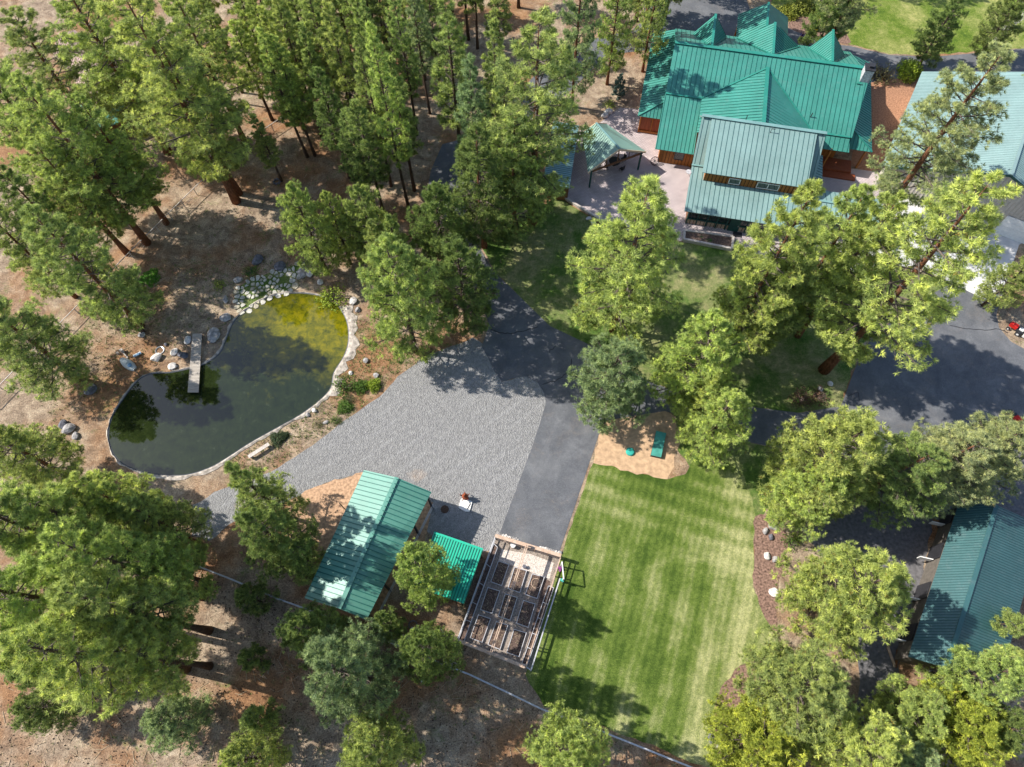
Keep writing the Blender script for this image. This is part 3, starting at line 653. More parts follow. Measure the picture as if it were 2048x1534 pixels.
# the dense wood of slender pines (foot pixel, height, radius, colour)
WOOD = [(615, 314, 19, 'Y'), (630, 311, 18, 'Y'), (644, 273, 20, 'Y'), (655, 217, 19, 'G'), (703, 224, 20, 'G'), (618, 205, 20, 'Y'), (783, 372, 22, 'G'), (817, 415, 26, 'Y'), (829, 381, 20, 'G'), (767, 429, 18, 'D'),
 (834, 270, 21, 'G'), (860, 227, 21, 'B'), (880, 180, 19, 'G'), (937, 79, 18, 'G'), (955, 97, 20, 'G'), (1037, 15, 16, 'G'), (563, 362, 11, 'G'), (545, 240, 15, 'Y'), (590, 232, 18, 'Y'), (572, 150, 18, 'Y'), (600, 100, 19, 'Y'),
 (660, 140, 20, 'G'), (706, 125, 19, 'G'), (742, 175, 20, 'G'), (768, 245, 21, 'G'), (730, 300, 21, 'Y'), (795, 180, 20, 'G'), (822, 105, 18, 'B'), (862, 100, 17, 'G'), (645, 50, 17, 'Y'), (690, 35, 17, 'G'), (750, 60, 17, 'G'),
 (800, 20, 15, 'G'), (560, 45, 16, 'Y'), (700, 355, 17, 'D'), (742, 405, 15, 'D'), (520, 120, 17, 'Y'), (905, 30, 14, 'G'), (1000, 120, 14, 'G'), (760, 130, 16, 'B'), (676, 290, 18, 'G'), (800, 320, 19, 'Y'), (850, 160, 17, 'G'), (448, 103, 22, 'Y'), (456, 99, 22, 'Y'), (443, 200, 22, 'G'), (730, -30, 14, 'G'), (620, -40, 14, 'G'), (860, -40, 13, 'G'), (1010, -60, 12, 'G'), (960, -50, 13, 'D'), (500, -20, 14, 'Y'),
 (485, 185, 17, 'Y'), (530, 60, 17, 'Y'), (585, 30, 17, 'Y'), (640, 180, 19, 'G'), (690, 245, 20, 'G'), (770, 90, 18, 'G'), (722, 70, 18, 'G'), (840, 60, 17, 'G'), (785, 280, 20, 'G'), (560, 200, 17, 'Y'), (675, 90, 18, 'B'), (610, 260, 18, 'Y')]
WOOD.sort()
ORD = lambda n: f"{n}{'th' if 10 < n % 100 < 14 else {1:'st',2:'nd',3:'rd'}.get(n % 10, 'th')}"
for i, (px, py, H, col) in enumerate(WOOD):
    g = G(px, py); c = ROT.T@np.array([g.x, g.y, H-HC]); tx, ty = CX+F*c[0]/c[2], CY+F*c[1]/c[2]
    tree(tx, ty, H, rt.uniform(1.75, 2.5) if H > 13 else 1.7, 'slender', col,
         f"slender {CN[col]} pine of the dense wood at the top, foot {ORD(i+1)} from the left", 'slender pines of the dense wood')

# ---------------------------------------------------------------- log house with teal roofs
HO = G(1351, 85, 8.5); HO.z = 0; HA = math.radians(-12.6)
U = Vector((math.cos(HA), math.sin(HA), 0)); V = Vector((-math.sin(HA), math.cos(HA), 0)); Z = Vector((0, 0, 1))
def h(u, v, z=0): return HO+U*u+V*v+Z*z
def profile_u(mb, prof, u0, u1, mi=0): mb.prism([h(u0, v, z) for v, z in prof], U*(u1-u0), mi)
def profile_v(mb, prof, v0, v1, mi=0): mb.prism([h(u, v0, z) for u, z in prof], V*(v1-v0), mi)
def battens(mb, p, q, z0, z1, sp, mi, nrm, w_=.05):
    L = (q-p).length; d = (q-p)/L; n = int(L/sp)
    for i in range(n+1):
        c = p+d*(i*L/max(n, 1))+nrm*.022; mb.beam(c+Z*z0, c+Z*z1, w_, .04, mi)
def window(par, p, q, z0, z1, nrm, frame='white', panes=1, name='window'):
    d = (q-p).normalized(); fr = MB(); t = .09
    for a, b in ((z0, z0+t), (z1-t, z1)):
        fr.prism([p+Z*a+nrm*.02, q+Z*a+nrm*.02, q+Z*b+nrm*.02, p+Z*b+nrm*.02], nrm*.07)
    for k in range(panes+1):
        c = p+(q-p)*(k/panes)+d*(t/2 if k == 0 else (-t/2 if k == panes else 0))
        fr.prism([c-d*t/2+Z*(z0+t)+nrm*.02, c+d*t/2+Z*(z0+t)+nrm*.02, c+d*t/2+Z*(z1-t)+nrm*.02, c-d*t/2+Z*(z1-t)+nrm*.02], nrm*.065)
    f = fr.build(name, M[frame], par)
    g = MB(); g.prism([p+d*t+Z*(z0+t)+nrm*.02, q-d*t+Z*(z0+t)+nrm*.02, q-d*t+Z*(z1-t)+nrm*.02, p+d*t+Z*(z1-t)+nrm*.02], nrm*.03); g.build('pane', M['glass'], f)
    return f
house = thing('log_house', 'large timber house under many-gabled teal standing-seam roofs and a sage garage wing', 'house', h(11, 0))
w1 = MB()
profile_u(w1, [(-7.1, 0), (6.9, 0), (6.9, 4.5), (0, 8.15), (-7.1, 4.55)], .6, 22.7)
profile_u(w1, [(-11.8, 0), (-7.1, 0), (-7.1, 4.4), (-11.8, 2.75)], .6, 5.6)
profile_v(w1, [(4.9, 0), (18.3, 0), (18.3, 4.4), (11.75, 7.4), (4.9, 5.35)], -11.6, -7.1)
for cu, v1 in ((4.53, 5.7), (12.1, 5.8), (19.5, 5.7)):
    profile_v(w1, [(cu-1.9, 4.4), (cu+1.9, 4.4), (cu+1.9, 5.5), (cu, 7.9), (cu-1.9, 5.5)], 1.0, v1)
profile_v(w1, [(8.8, 0), (14.9, 0), (14.9, 3.55), (11.65, 5.9), (8.8, 3.55)], 6.9, 12.2)
battens(w1, h(.65, -11.8), h(4.9, -11.8), .05, 2.7, .42, 1, -V, .03)
wall = w1.build('wall', [M['timber'], M['batten']], house)
ws = MB(); profile_u(ws, [(-7.1, 0), (7.2, 0), (7.2, 3.1), (-7.1, 3.1)], -2.5, .58)
for u in (-2.5, -.95, .5): ws.beam(h(u, -7.16), h(u, -7.16, 3), .14, .14, 1)
ws.beam(h(-2.5, -7.16, 3), h(.5, -7.16, 3), .14, .14, 1); ws.beam(h(-2.5, -7.16, .3), h(.5, -7.16, .3), .16, .3, 1)
ws.build('side_room_wall', [M['redtimber'], M['timber']], house)
window(house, h(2.5, -11.8), h(3.75, -11.8), .95, 2.3, -V, 'dark')
RM = [M['teal'], M['teal_rib'], M['teal_cap']]
r = MB()
roof_plane(r, [h(-.05, 0, 8.5), h(23.1, 0, 8.5), h(23.1, -1.55, 7.725), h(23.95, -1.55, 7.725), h(23.35, -7.7, 4.65), h(4.5, -7.7, 4.65), h(4.5, -5.8, 5.6), h(-.05, -5.8, 5.6)], V, .58)
roof_plane(r, [h(-.05, 0, 8.5), h(23.1, 0, 8.5), h(23.1, 7.6, 4.7), h(-.05, 7.6, 4.7)], V, .58)
cap(r, h(-.1, 0, 8.52), h(23.2, 0, 8.52), .5, 2)
roof_plane(r, [h(-.1, -5.85, 5.62), h(4.55, -5.85, 5.62), h(4.75, -12.4, 2.8), h(-.1, -12.4, 2.8)], V, .5)
cap(r, h(-.05, -5.82, 5.66), h(4.5, -5.82, 5.66), .28, 2)
roof_plane(r, [h(18.9, -7.75, 4.62), h(23.1, -7.75, 4.62), h(23.4, -9.2, 3.7), h(18.9, -9.2, 3.7)], V, .58)
cap(r, h(19, -7.72, 4.68), h(23.1, -7.72, 4.68), .28, 2)
r.build('main_roof', RM, house)
# wrap-around side roofs
r = MB()
roof_plane(r, [h(-2.95, -7.7, 3.2), h(.55, -5.7, 4.75), h(.55, 7.6, 4.75), h(-2.9, 8.1, 3.2)], U, .45)
roof_plane(r, [h(-2.95, -7.7, 3.2), h(.55, -7.7, 3.2), h(.55, -5.7, 4.75)], V, .45)
cap(r, h(-2.95, -7.7, 3.22), h(.5, -5.73, 4.75), .16, 2)
roof_plane(r, [h(.5, 7.7, 4.4), h(2.5, 7.7, 4.4), h(2.5, 8.2, 3.2), h(-2.9, 8.1, 3.2), h(.5, 7.6, 4.4)][:4], V, .45)
r.build('left_side_roof', RM, house)
r = MB()
roof_plane(r, [h(26.4, -8.05, 3.2), h(23.0, -5.9, 4.9), h(23.0, 7.0, 4.9), h(26.4, 8.0, 3.2)], U, .45)
roof_plane(r, [h(26.4, -8.05, 3.2), h(22.4, -8.05, 3.2), h(23.0, -5.9, 4.9)], V, .45)
cap(r, h(26.4, -8.05, 3.22), h(23.0, -5.93, 4.9), .16, 2)
r.build('right_side_roof', RM, house)
# front cross gable
r = MB()
roof_plane(r, [h(11.75, -1.45, 7.80), h(4.5, -5.75, 5.66), h(4.4, -11.6, 5.66), h(11.75, -11.6, 7.80)], U, .5)
roof_plane(r, [h(11.75, -1.45, 7.80), h(18.55, -7.75, 4.68), h(18.6, -11.4, 4.68), h(11.75, -11.6, 7.80)], U, .5)
cap(r, h(11.75, -1.35, 7.84), h(11.75, -11.4, 7.84), .45, 2)
cap(r, h(11.75, -1.45, 7.82), h(18.5, -7.7, 4.72), .2, 2); cap(r, h(11.75, -1.45, 7.82), h(4.55, -5.72, 5.7), .2, 2)
r.build('front_gable_roof', RM, house)
# three rear gables
for (cu, pv, lu, lv, lz, ru, rv, rz) in ((4.53, 6.2, 2.2, 6.0, 5.4, 6.75, 6.3, 5.45), (12.1, 6.1, 8.05, 6.6, 5.3, 16.3, 6.5, 5.3), (19.35, 6.15, 17.45, 6.5, 5.25, 22.2, 5.5, 5.5)):
    r = MB()
    roof_plane(r, [h(cu, .1, 8.5), h(cu, pv, 8.52), h(lu, lv, lz)], U, .45)
    roof_plane(r, [h(cu, .1, 8.5), h(cu, pv, 8.52), h(ru, rv, rz)], U, .45)
    cap(r, h(cu, .3, 8.53), h(cu, pv, 8.55), .3, 2); cap(r, h(cu, .1, 8.5), h(lu, lv, lz), .16, 2); cap(r, h(cu, .1, 8.5), h(ru, rv, rz), .16, 2)
    o = r.build('rear_gable_roof', RM, house)
r = MB()
roof_plane(r, [h(11.65, 4.6, 6.3), h(11.65, 13.0, 6.3), h(8.3, 13.7, 3.6), h(8.3, 8.0, 3.6), h(9.6, 5.6, 4.6)], U, .45)
roof_plane(r, [h(11.65, 4.6, 6.3), h(11.65, 13.0, 6.3), h(15.15, 14.5, 3.5), h(15.3, 8.0, 3.5), h(13.7, 5.6, 4.6)], U, .45)
cap(r, h(11.65, 4.8, 6.33), h(11.65, 13.0, 6.33), .3, 2); r.build('entry_roof', RM, house)
# garage wing
gw = MB(); profile_u(gw, [(-20.9, 0), (-11.6, 0), (-11.6, 7.6), (-15.7, 4.15), (-20.9, 2.68)], 5.1, 18.4)
gw.build('garage_wing_wall', [M['brown'], M['batten']], house)
dw = MB(); profile_u(dw, [(-17.4, 3.7), (-11.5, 3.7), (-11.5, 7.7), (-17.4, 5.5)], 6.1, 17.4)
battens(dw, h(6.15, -17.4), h(17.35, -17.4), 3.9, 5.5, .42, 1, -V, .06)
dw.build('dormer_wall', [M['timber'], M['batten']], house)
window(house, h(9.0, -17.4), h(10.35, -17.4), 4.15, 5.05, -V); window(house, h(12.3, -17.4), h(14.9, -17.4), 4.15, 5.1, -V, 'white', 2)
SM = [M['sage'], M['sage_rib'], M['sage_cap']]
r = MB()
roof_plane(r, [h(4.5, -11.4, 8.0), h(18.95, -11.4, 8.0), h(18.95, -15.75, 4.45), h(4.5, -15.75, 4.45)], V, .58)
roof_plane(r, [h(4.5, -11.4, 8.0), h(18.95, -11.4, 8.0), h(18.95, -8.4, 5.4), h(4.5, -8.4, 5.4)], V, .58)
roof_plane(r, [h(4.5, -15.8, 4.43), h(18.95, -15.8, 4.43), h(18.95, -21.5, 2.8), h(4.5, -21.5, 2.8)], V, .58)
cap(r, h(4.45, -15.78, 4.5), h(6.1, -15.78, 4.5), .25, 2)
r.build('garage_wing_roof', SM, house)
r = MB(); roof_plane(r, [h(5.65, -11.45, 8.12), h(17.95, -11.45, 8.12), h(17.8, -17.78, 5.66), h(5.65, -17.78, 5.66)], V, .58)
cap(r, h(4.45, -11.42, 8.16), h(19.0, -11.42, 8.16), .45, 2); r.build('dormer_roof', SM, house)
dwr = MB(); dwr.prism([h(17.42, -11.6, 7.85), h(17.42, -17.5, 5.4), h(17.42, -17.5, 3.9), h(17.42, -15.7, 4.5)], U*.05); dwr.build('dormer_cheek', M['trim'], house)
# enclosed porch front of the wing
pf = MB()
for i, u in enumerate(np.linspace(5.2, 18.3, 12)): pf.beam(h(u, -20.98), h(u, -20.98, 2.6), .14, .14, 0)
pf.beam(h(5.1, -20.98, 1.0), h(18.4, -20.98, 1.0), .18, .12, 0); pf.beam(h(5.1, -20.98, 2.55), h(18.4, -20.98, 2.55), .18, .15, 0); pf.build('porch_frame', M['grn_post'], house)
pg = MB(); pg.prism([h(5.15, -20.9, 1.05), h(18.35, -20.9, 1.05), h(18.35, -20.9, 2.5), h(5.15, -20.9, 2.5)], -V*.03); pg.build('porch_glazing', M['glass'], house)
pp = MB(); pp.prism([h(5.15, -20.9, .05), h(18.35, -20.9, .05), h(18.35, -20.9, .95), h(5.15, -20.9, .95)], -V*.04, 0)
battens(pp, h(5.2, -20.95), h(18.3, -20.95), .05, .95, .42, 1, -V, .05); pp.build('porch_panel', [M['tanwood'], M['batten']], house)
dr = MB(); dr.box(h(10.9, -21.03, 1.1), (1.25, .08, 2.2), HA); d_ = dr.build('door', M['trim'], house); dh = MB(); dh.box(h(11.35, -21.1, 1.1), (.08, .08, .2), HA); dh.build('handle', M['metal'], d_)
# little lean-to roof and covered walkway
r = MB(); roof_plane(r, [h(18.95, -9.6, 3.5), h(20.5, -9.6, 3.0), h(20.5, -13.6, 3.0), h(18.95, -13.6, 3.5)], U, .45); r.build('lean_to_roof', SM, house)
r = MB(); roof_plane(r, [h(18.95, -15.2, 3.0), h(27.5, -15.2, 3.0), h(27.5, -17.5, 3.6), h(18.95, -17.5, 3.6)], V, .58)
roof_plane(r, [h(18.95, -20, 3.0), h(27.5, -20, 3.0), h(27.5, -17.5, 3.6), h(18.95, -17.5, 3.6)], V, .58); cap(r, h(18.95, -17.5, 3.63), h(27.5, -17.5, 3.63), .3, 2); r.build('walkway_roof', SM, house)
for u, v, zt in [(u, v, 3) for u in (19.5, 23.3, 27.2) for v in (-15.5, -19.7)]+[(21.3, -9.0, 3.8), (25.8, -7.7, 3.1), (25.8, 7.5, 3.1), (8.7, 13.2, 3.5), (14.8, 13.2, 3.5)]:
    pm = MB(); pm.beam(h(u, v), h(u, v, zt), .2, .2); pm.build('post', M['timber'], house)
st = MB(); st.prism([h(19.0, -9.1, 0), h(25.0, -9.1, 0), h(25.0, -7.15, 0), h(19.0, -7.15, 0)], Z*.5); st.prism([h(20.6, -10.1, 0), h(25.6, -10.1, 0), h(25.6, -9.12, 0), h(20.6, -9.12, 0)], Z*.22); st.build('porch_steps', M['redtimber'], house)
ch = MB(); ch.box(h(23.5, -.95, 4.7), (1.1, 1.15, 9.4), HA); ch.box(h(23.5, -.95, 9.46), (1.25, 1.3, .12), HA, 1); ch.box(h(23.6, -.95, 9.65), (.5, .5, .26), HA, 1); ch.box(h(23.6, -.95, 9.81), (.62, .62, .06), HA, 1)
ch.build('chimney', [M['chim'], M['dark']], house)
cf = MB(); cf.beam(h(22.6, -1.75, 7.72), h(23.3, -1.75, 7.66), .3, .05); cf.build('chimney_flashing', M['teal_cap'], house)
vp = MB(); vp.tube([h(18.1, -10.6, 5.0), h(18.1, -10.6, 6.7)], [.13, .13], 10); vp.lathe(h(18.1, -10.6, 6.7), [(.2, 0), (.24, .1), (.24, .22), (.15, .3)], 12); vp.lathe(h(18.1, -10.6, 4.95), [(.35, 0), (.15, .2)], 12); vp.build('vent_pipe', M['white'], house)
vp = MB(); vp.tube([h(9.6, -11.0, 7.1), h(9.6, -11.0, 8.7)], [.05, .05], 6); vp.tube([h(18.0, -6.1, 5.4), h(18.0, -6.1, 6.1)], [.06, .06], 6); vp.tube([h(12.6, -12.2, 7.8), h(12.6, -12.2, 8.4), h(13.0, -12.2, 8.4)], [.05, .05, .05], 6); vp.build('small_vents', M['dark'], house)
sdh = MB(); sdh.lathe(h(4.25, -16.6, 4.0), [(.05, 0), (.28, .08), (.36, .2)], 14); sdh.tube([h(4.5, -16.6, 3.4), h(4.25, -16.6, 4.0)], [.04, .04], 6); sdh.build('satellite_dish', M['chim'], house)

# ---------------------------------------------------------------- pavilion on the patio
pav = thing('pavilion', 'open gabled picnic pavilion with sage roof on dark green posts', 'pavilion', G(1225, 330))
RA, RB = G(1192, 246, 4.5), G(1239, 298, 4.5); L1, L2 = G(1165, 265, 2.9), G(1176, 345, 2.9); R1, R2 = G(1212, 247, 2.9), G(1292, 303, 2.9)
r = MB(); sv = (L2-RB); roof_plane(r, [RA, L1, L2, RB], L2-RB, .42); roof_plane(r, [RA, R1, R2, RB], R2-RB, .42); cap(r, RA, RB, .25, 2)
r.build('roof', [M['pavroof'], M['pav_rib'], M['sage_cap']], pav)
t = MB()
for a, b in ((RB, L2), (RB, R2), (RA, L1), (RA, R1)): t = MB(); t.beam(Vector(a)-Z*.12, Vector(b)-Z*.12, .08, .26); t.build('fascia', M['tancream'], pav)
t = MB(); A1 = L2.lerp(RB, .12); B1 = R2.lerp(RB, .12); t.beam(A1-Z*.3, B1-Z*.3, .18, .2); m_ = (A1+B1)/2
t.beam(m_-Z*.3, RB-Z*.25, .15, .15); t.beam(A1.lerp(B1, .28)-Z*.3, RB.lerp(L2, .4)-Z*.25, .1, .1); t.beam(A1.lerp(B1, .72)-Z*.3, RB.lerp(R2, .4)-Z*.25, .1, .1); t.build('truss', M['brown'], pav)
for c in (L2.lerp(R2, .06), R2.lerp(L2, .08), L1.lerp(R1, .1), R1.lerp(L1, .1)):
    t = MB(); f = Vector((c.x, c.y, 0)); t.beam(f, Vector((c.x, c.y, 2.95)), .2, .2); t.build('post', M['grn_post'], pav)
# pavilion furniture
tb = thing('picnic_table', 'dark round table under the pavilion roof', 'table', G(1228, 330))
g0 = G(1228, 330)
mb = MB(); mb.lathe(g0, [(.75, .70), (.75, .76)], 18); mb.build('tabletop', M['dark'], tb)
mb = MB(); mb.lathe(g0, [(.3, 0), (.06, .08), (.06, .70)], 12); mb.build('pedestal', M['dark'], tb)
def chair_at(p, rz, label, grp=None):
    t = thing('patio_chair', label, 'chair', p, grp); cs = Vector((math.cos(rz), math.sin(rz), 0)); sn = Vector((-cs.y, cs.x, 0))
    mb = MB(); mb.box(p+Z*.44, (.5, .5, .06), rz); mb.build('seat', M['dark'], t)
    mb = MB(); mb.box(p+cs*.25+Z*.75, (.05, .5, .6), rz); mb.build('backrest', M['dark'], t)
    for a in (-.2, .2):
        for b in (-.2, .2): mb = MB(); q = p+cs*a+sn*b; mb.beam(q, q+Z*.42, .04, .04); mb.build('leg', M['dark'], t)
for k, (x, y, rz, lb) in enumerate(((1212, 338, 2.9, 'dark patio chair on the left side of the pavilion table'), (1243, 342, -.8, 'dark patio chair nearest the front of the pavilion'), (1246, 322, .6, 'dark patio chair on the right side of the pavilion table'))): chair_at(G(x, y), rz, lb, 'patio chairs')
# wagon wheel leaning at the house corner
wp0 = G(1308, 328); mb = MB(); cw = wp0+Z*.55
for k in range(20):
    a0, a1 = 2*math.pi*k/20, 2*math.pi*(k+1)/20; dirn = lambda a: (U*math.cos(a)*.5+V*math.sin(a)*.3+Z*math.sin(a)*.42)
    mb.beam(cw+dirn(a0), cw+dirn(a1), .07, .07)
    if k % 2 == 0: mb.beam(cw, cw+dirn(a0), .035, .035)
tag(mb.build('wagon_wheel', M['dark']), 'dark spoked wagon wheel leaning by the corner of the timber wall', 'wheel')

# ---------------------------------------------------------------- detached pale garage, upper right
ga = math.radians(-119.8); gd = Vector((math.cos(ga), math.sin(ga), 0)); gn = Vector((gd.y, -gd.x, 0))   # gd: towards the front, gn: towards the left eave
if gn.x > 0: gn = -gn
ez = 3.6; rz_ = 8.6
el = G(1844, 143, ez); rp = G(2023, 350, rz_); half = (el-rp).dot(gn); dep = (rp-el).dot(gd)
def g(a, b, z): q = rp-gd*0+gn*a-gd*b; return Vector((q.x, q.y, z))    # a: towards left eave, b: back from the front
gar = thing('garage', 'big detached garage with pale blue-green metal roof and white roll-up door', 'garage', g(0, 6, 0))
mb = MB(); mb.prism([g(half-.6, .3, 0), g(-half+.6, .3, 0), g(-half+.6, .3, ez-.1), g(0, .3, rz_-.25), g(half-.6, .3, ez-.1)], -gd*(dep-1)); mb2 = mb
nn = gd
for k in range(-24, 25):
    a = k*.42
    if abs(a) < half-.7:
        zt = ez+(rz_-ez)*(1-abs(a)/half)-.35; mb.beam(g(a, .27, .1), g(a, .27, zt), .05, .05, 0)
mb.build('wall', [M['siding'], M['batten']], gar)
mb = MB(); roof_plane(mb, [g(0, 0, rz_), g(half, 0, ez), g(half, dep, ez), g(0, dep, rz_)], gn, .3, rw=.05, rh=.03); roof_plane(mb, [g(0, 0, rz_), g(-half, 0, ez), g(-half, dep, ez), g(0, dep, rz_)], gn, .3, rw=.05, rh=.03)
cap(mb, g(0, 0, rz_), g(0, dep, rz_), .35, 0); mb.build('roof', [M['pale'], M['pale_rib']], gar)
for s in (1, -1): mb = MB(); mb.beam(g(0, -.04, rz_-.12), g(s*half, -.04, ez-.12), .06, .3); mb.build('fascia', M['trim'], gar)
dl = G(1984, 462); al = (dl-rp).dot(gn)
mb = MB(); mb.prism([g(al, .2, .05), g(al-4.8, .2, .05), g(al-4.8, .2, 3.1), g(al, .2, 3.1)], gd*.08)
for z in (.8, 1.55, 2.3): mb.beam(g(al-.05, .1, z), g(al-4.75, .1, z), .03, .03)
mb.build('garage_door', M['white'], gar)
mb = MB(); q = g(half*.33, dep*.30, 0); zr = ez+(rz_-ez)*.67; q = G(2030, 262, zr); mb.tube([q-Z*.2, q+Z*1.1+V*0], [.16, .16], 10); mb.lathe(q-Z*.1, [(.45, 0), (.2, .25)], 12); mb.lathe(q+Z*1.1, [(.22, 0), (.22, .2), (.1, .28)], 12); mb.build('vent_pipe', M['white'], gar)

# ---------------------------------------------------------------- long open shed
def open_shed(name, label, cat, lt, rt_, lb, ez, rzv, ridge, mats, sp, nposts, wallmat=None):
    pass
sh = thing('open_shed', 'long open-fronted shed with ribbed green metal gable roof, tree shadow across its left slope', 'shed', G(740, 1100))
e0, e1, e2, e3 = G(728, 940, 4.7), G(863, 984, 4.7), G(733, 1240, 4.7), G(609, 1196, 4.7); k0, k1 = G(794, 955, 5.7), G(678, 1217, 5.7)
r = MB(); sdv = (e1-e0).normalized(); roof_plane(r, [k0, e0, e3, k1], sdv, .46, rw=.07, rh=.05); roof_plane(r, [k0, e1, e2, k1], sdv, .46, rw=.07, rh=.05); cap(r, k0, k1, .4, 2, lift=.05)
r.build('roof', [M['shedroof'], M['shed_rib'], M['shedroof']], sh)
ctr = (e0+e1+e2+e3)/4; ins = lambda p, k=.93: Vector((ctr.x+(p.x-ctr.x)*k, ctr.y+(p.y-ctr.y)*k, p.z))
for i in range(5):
    for a, b in ((e0, e3), (e1, e2)):
        p = ins(a.lerp(b, i/4)); mb = MB(); mb.beam((p.x, p.y, 0), (p.x, p.y, 4.6), .18, .18); mb.build('post', M['dark'], sh)
mb = MB(); a, b = ins(e3, .94), ins(e2, .94); kk = ins(k1, .93)
mb.prism([(a.x, a.y, .05), (b.x, b.y, .05), (b.x, b.y, 4.55), (kk.x, kk.y, 5.5), (a.x, a.y, 4.55)], (e1-e2).normalized()*.1, 0); mb.build('end_wall', M['tanwood'], sh)
mb = MB(); a, b = ins(e1, .96), ins(e2, .96); mb.beam((a.x, a.y, .5), (b.x, b.y, .5), .08, .12); mb.beam((a.x, a.y, 1.1), (b.x, b.y, 1.1), .08, .12); mb.build('side_rail', M['bluewood'], sh)
mb = MB(); p = G(689, 1018); mb.tube([p, p+Z*2.3], [.06, .05], 6); tag(mb.build('marker_post', M['dark']), 'thin dark post standing left of the long green shed', 'post')
# bright green lean-to
q1, q2, q3 = G(868, 1065, 2.9), G(966, 1099, 2.9), G(928, 1208, 2.5); q4 = q1+(q3-q2)
lt = thing('lean_to', 'small lean-to with bright emerald ribbed metal roof beside the garden', 'shed', (q1+q3)/2-Z*2.7)
r = MB(); roof_plane(r, [q1, q2, q3, q4], q3-q2, .27, rw=.07, rh=.04); cap(r, q1, q2, .2, 2, lift=.03); r.build('roof', [M['bright'], M['bright_rib'], M['bright']], lt)
cc = (q1+q3)/2
for p in (q1, q2, q3, q4):
    p = Vector((cc.x+(p.x-cc.x)*.92, cc.y+(p.y-cc.y)*.92, p.z)); mb = MB(); mb.beam((p.x, p.y, 0), (p.x, p.y, p.z-.1), .14, .14); mb.build('post', M['brown'], lt)
mb = MB(); I = [Vector((cc.x+(p.x-cc.x)*.9, cc.y+(p.y-cc.y)*.9, 0)) for p in (q1, q2, q3, q4)]
for a, b in ((I[1], I[2]), (I[2], I[3]), (I[0], I[3])): mb.prism([a, b, b+Z*2.2, a+Z*2.2], (cc-Z*cc.z-(a+b)/2).normalized()*.08)
mb.build('wall', M['brown'], lt)

# ---------------------------------------------------------------- barn lower right
b0, b1 = G(1881, 1054, 3.8), G(1816, 1313, 3.8); br_, bk = G(1993, 1010, 5.3), G(1893, 1336, 5.3)
bl = (b1-b0); ax = (bk-br_).normalized(); b0 = b0; off = (bk-b1); off = Vector((off.x, off.y, 0)); off = G(1997, 1374, 3.0)-bk
b2 = G(1997, 1374, 3.0); b3 = b2-ax*(bk-br_).length; b0 = b1-ax*(bk-br_).length; kb = Vector(br_)
barn = thing('barn', 'long dark green metal-roofed barn with grey walls, shaded by pines', 'barn', (b1+b3)/2-Z*3.8)
r = MB(); roof_plane(r, [kb, b0, b1, bk], off, .25, rw=.05, rh=.03); roof_plane(r, [kb, b3, b2, bk], off, .25, rw=.05, rh=.03); cap(r, kb, bk, .4, 0, lift=.04); r.build('roof', [M['barnroof'], M['barn_rib']], barn)
off.z = 0; o1 = (off-ax*off.dot(Vector((ax.x, ax.y, 0)))).normalized(); mb = MB(); c1, c2 = b1+o1*.5-ax*.3, b2-o1*.5-ax*.3
mb.prism([(c1.x, c1.y, 0), (c2.x, c2.y, 0), (c2.x, c2.y, 2.95), (bk.x-ax.x*.3, bk.y-ax.y*.3, 5.1), (c1.x, c1.y, 3.75)], -ax*((bk-kb).length-.6)); mb.build('wall', M['barnwall'], barn)
for s in (.12, .38, .64, .88):
    p = b1.lerp(b0, s); p = Vector((p.x, p.y, 0))+o1*.45; q = p-ax*1.7; mb = MB()
    mb.prism([p+Z*.05, q+Z*.05, q+Z*2.5, p+Z*2.5], -o1*.08); dd = mb.build('door', M['dark'], barn)
    mb = MB(); mb.prism([p-o1*.1+Z*.9, p-o1*1.25+ax*.35+Z*.9, p-o1*1.25+ax*.35+Z*1.6, p-o1*.1+Z*1.6], ax*.1); mb.build('open_hatch', M['white'], barn)
mb = MB(); p, q = c1+o1*3.3+ax*.02, c1+o1*4.9+ax*.02; mb.prism([(p.x, p.y, 3.1), (q.x, q.y, 3.1), (q.x, q.y, 4.1), (p.x, p.y, 4.1)], ax*.05); mb.build('vent_opening', M['dark'], barn)

# ---------------------------------------------------------------- other small roofs
s0, s1, s2 = G(1158, 251, 2.7), G(1139, 376, 2.7), G(1085, 372, 2.7); s3 = s0+(s2-s1)
hut = thing('garden_hut', 'narrow hut with blue-grey metal roof half hidden by the tall middle pine', 'hut', (s0+s2)/2-Z*2.7)
r = MB(); roof_plane(r, [s0, s1, s2+Z*.5, s3+Z*.5], s2-s1, .3, rw=.04, rh=.03); r.build('roof', [roof_mat('hut_roof', (.16, .27, .28), .35), M['sage_rib']], hut)
cc = (s0+s2)/2; mb = MB(); P = [Vector((cc.x+(p.x-cc.x)*.88, cc.y+(p.y-cc.y)*.94, 0)) for p in (s0, s1, s2, s3)]; mb.prism(P, Z*2.55); mb.build('wall', M['brown'], hut)
f0, f1, f2, f3 = G(150, 60, 4), G(245, 150, 4), G(190, 215, 4), G(105, 105, 4)
cab = thing('cabin', 'cabin with faded red ribbed roof among the upper left pines', 'cabin', (f0+f2)/2-Z*4)
km, kn = (f0+f3)/2+Z*1.2, (f1+f2)/2+Z*1.2
km = Vector(km); kn = Vector(kn)
r = MB(); roof_plane(r, [km, f0, f1, kn], f0-km, .4); roof_plane(r, [km, f3, f2, kn], f3-km, .4); cap(r, km, kn, .3, 0); r.build('roof', [M['redroof'], M['red_rib']], cab)
cc = (f0+f2)/2; mb = MB(); P = [Vector((cc.x+(p.x-cc.x)*.88, cc.y+(p.y-cc.y)*.9, 0)) for p in (f0, f1, f2, f3)]; mb.prism(P, Z*3.9); mb.build('wall', M['brown'], cab)
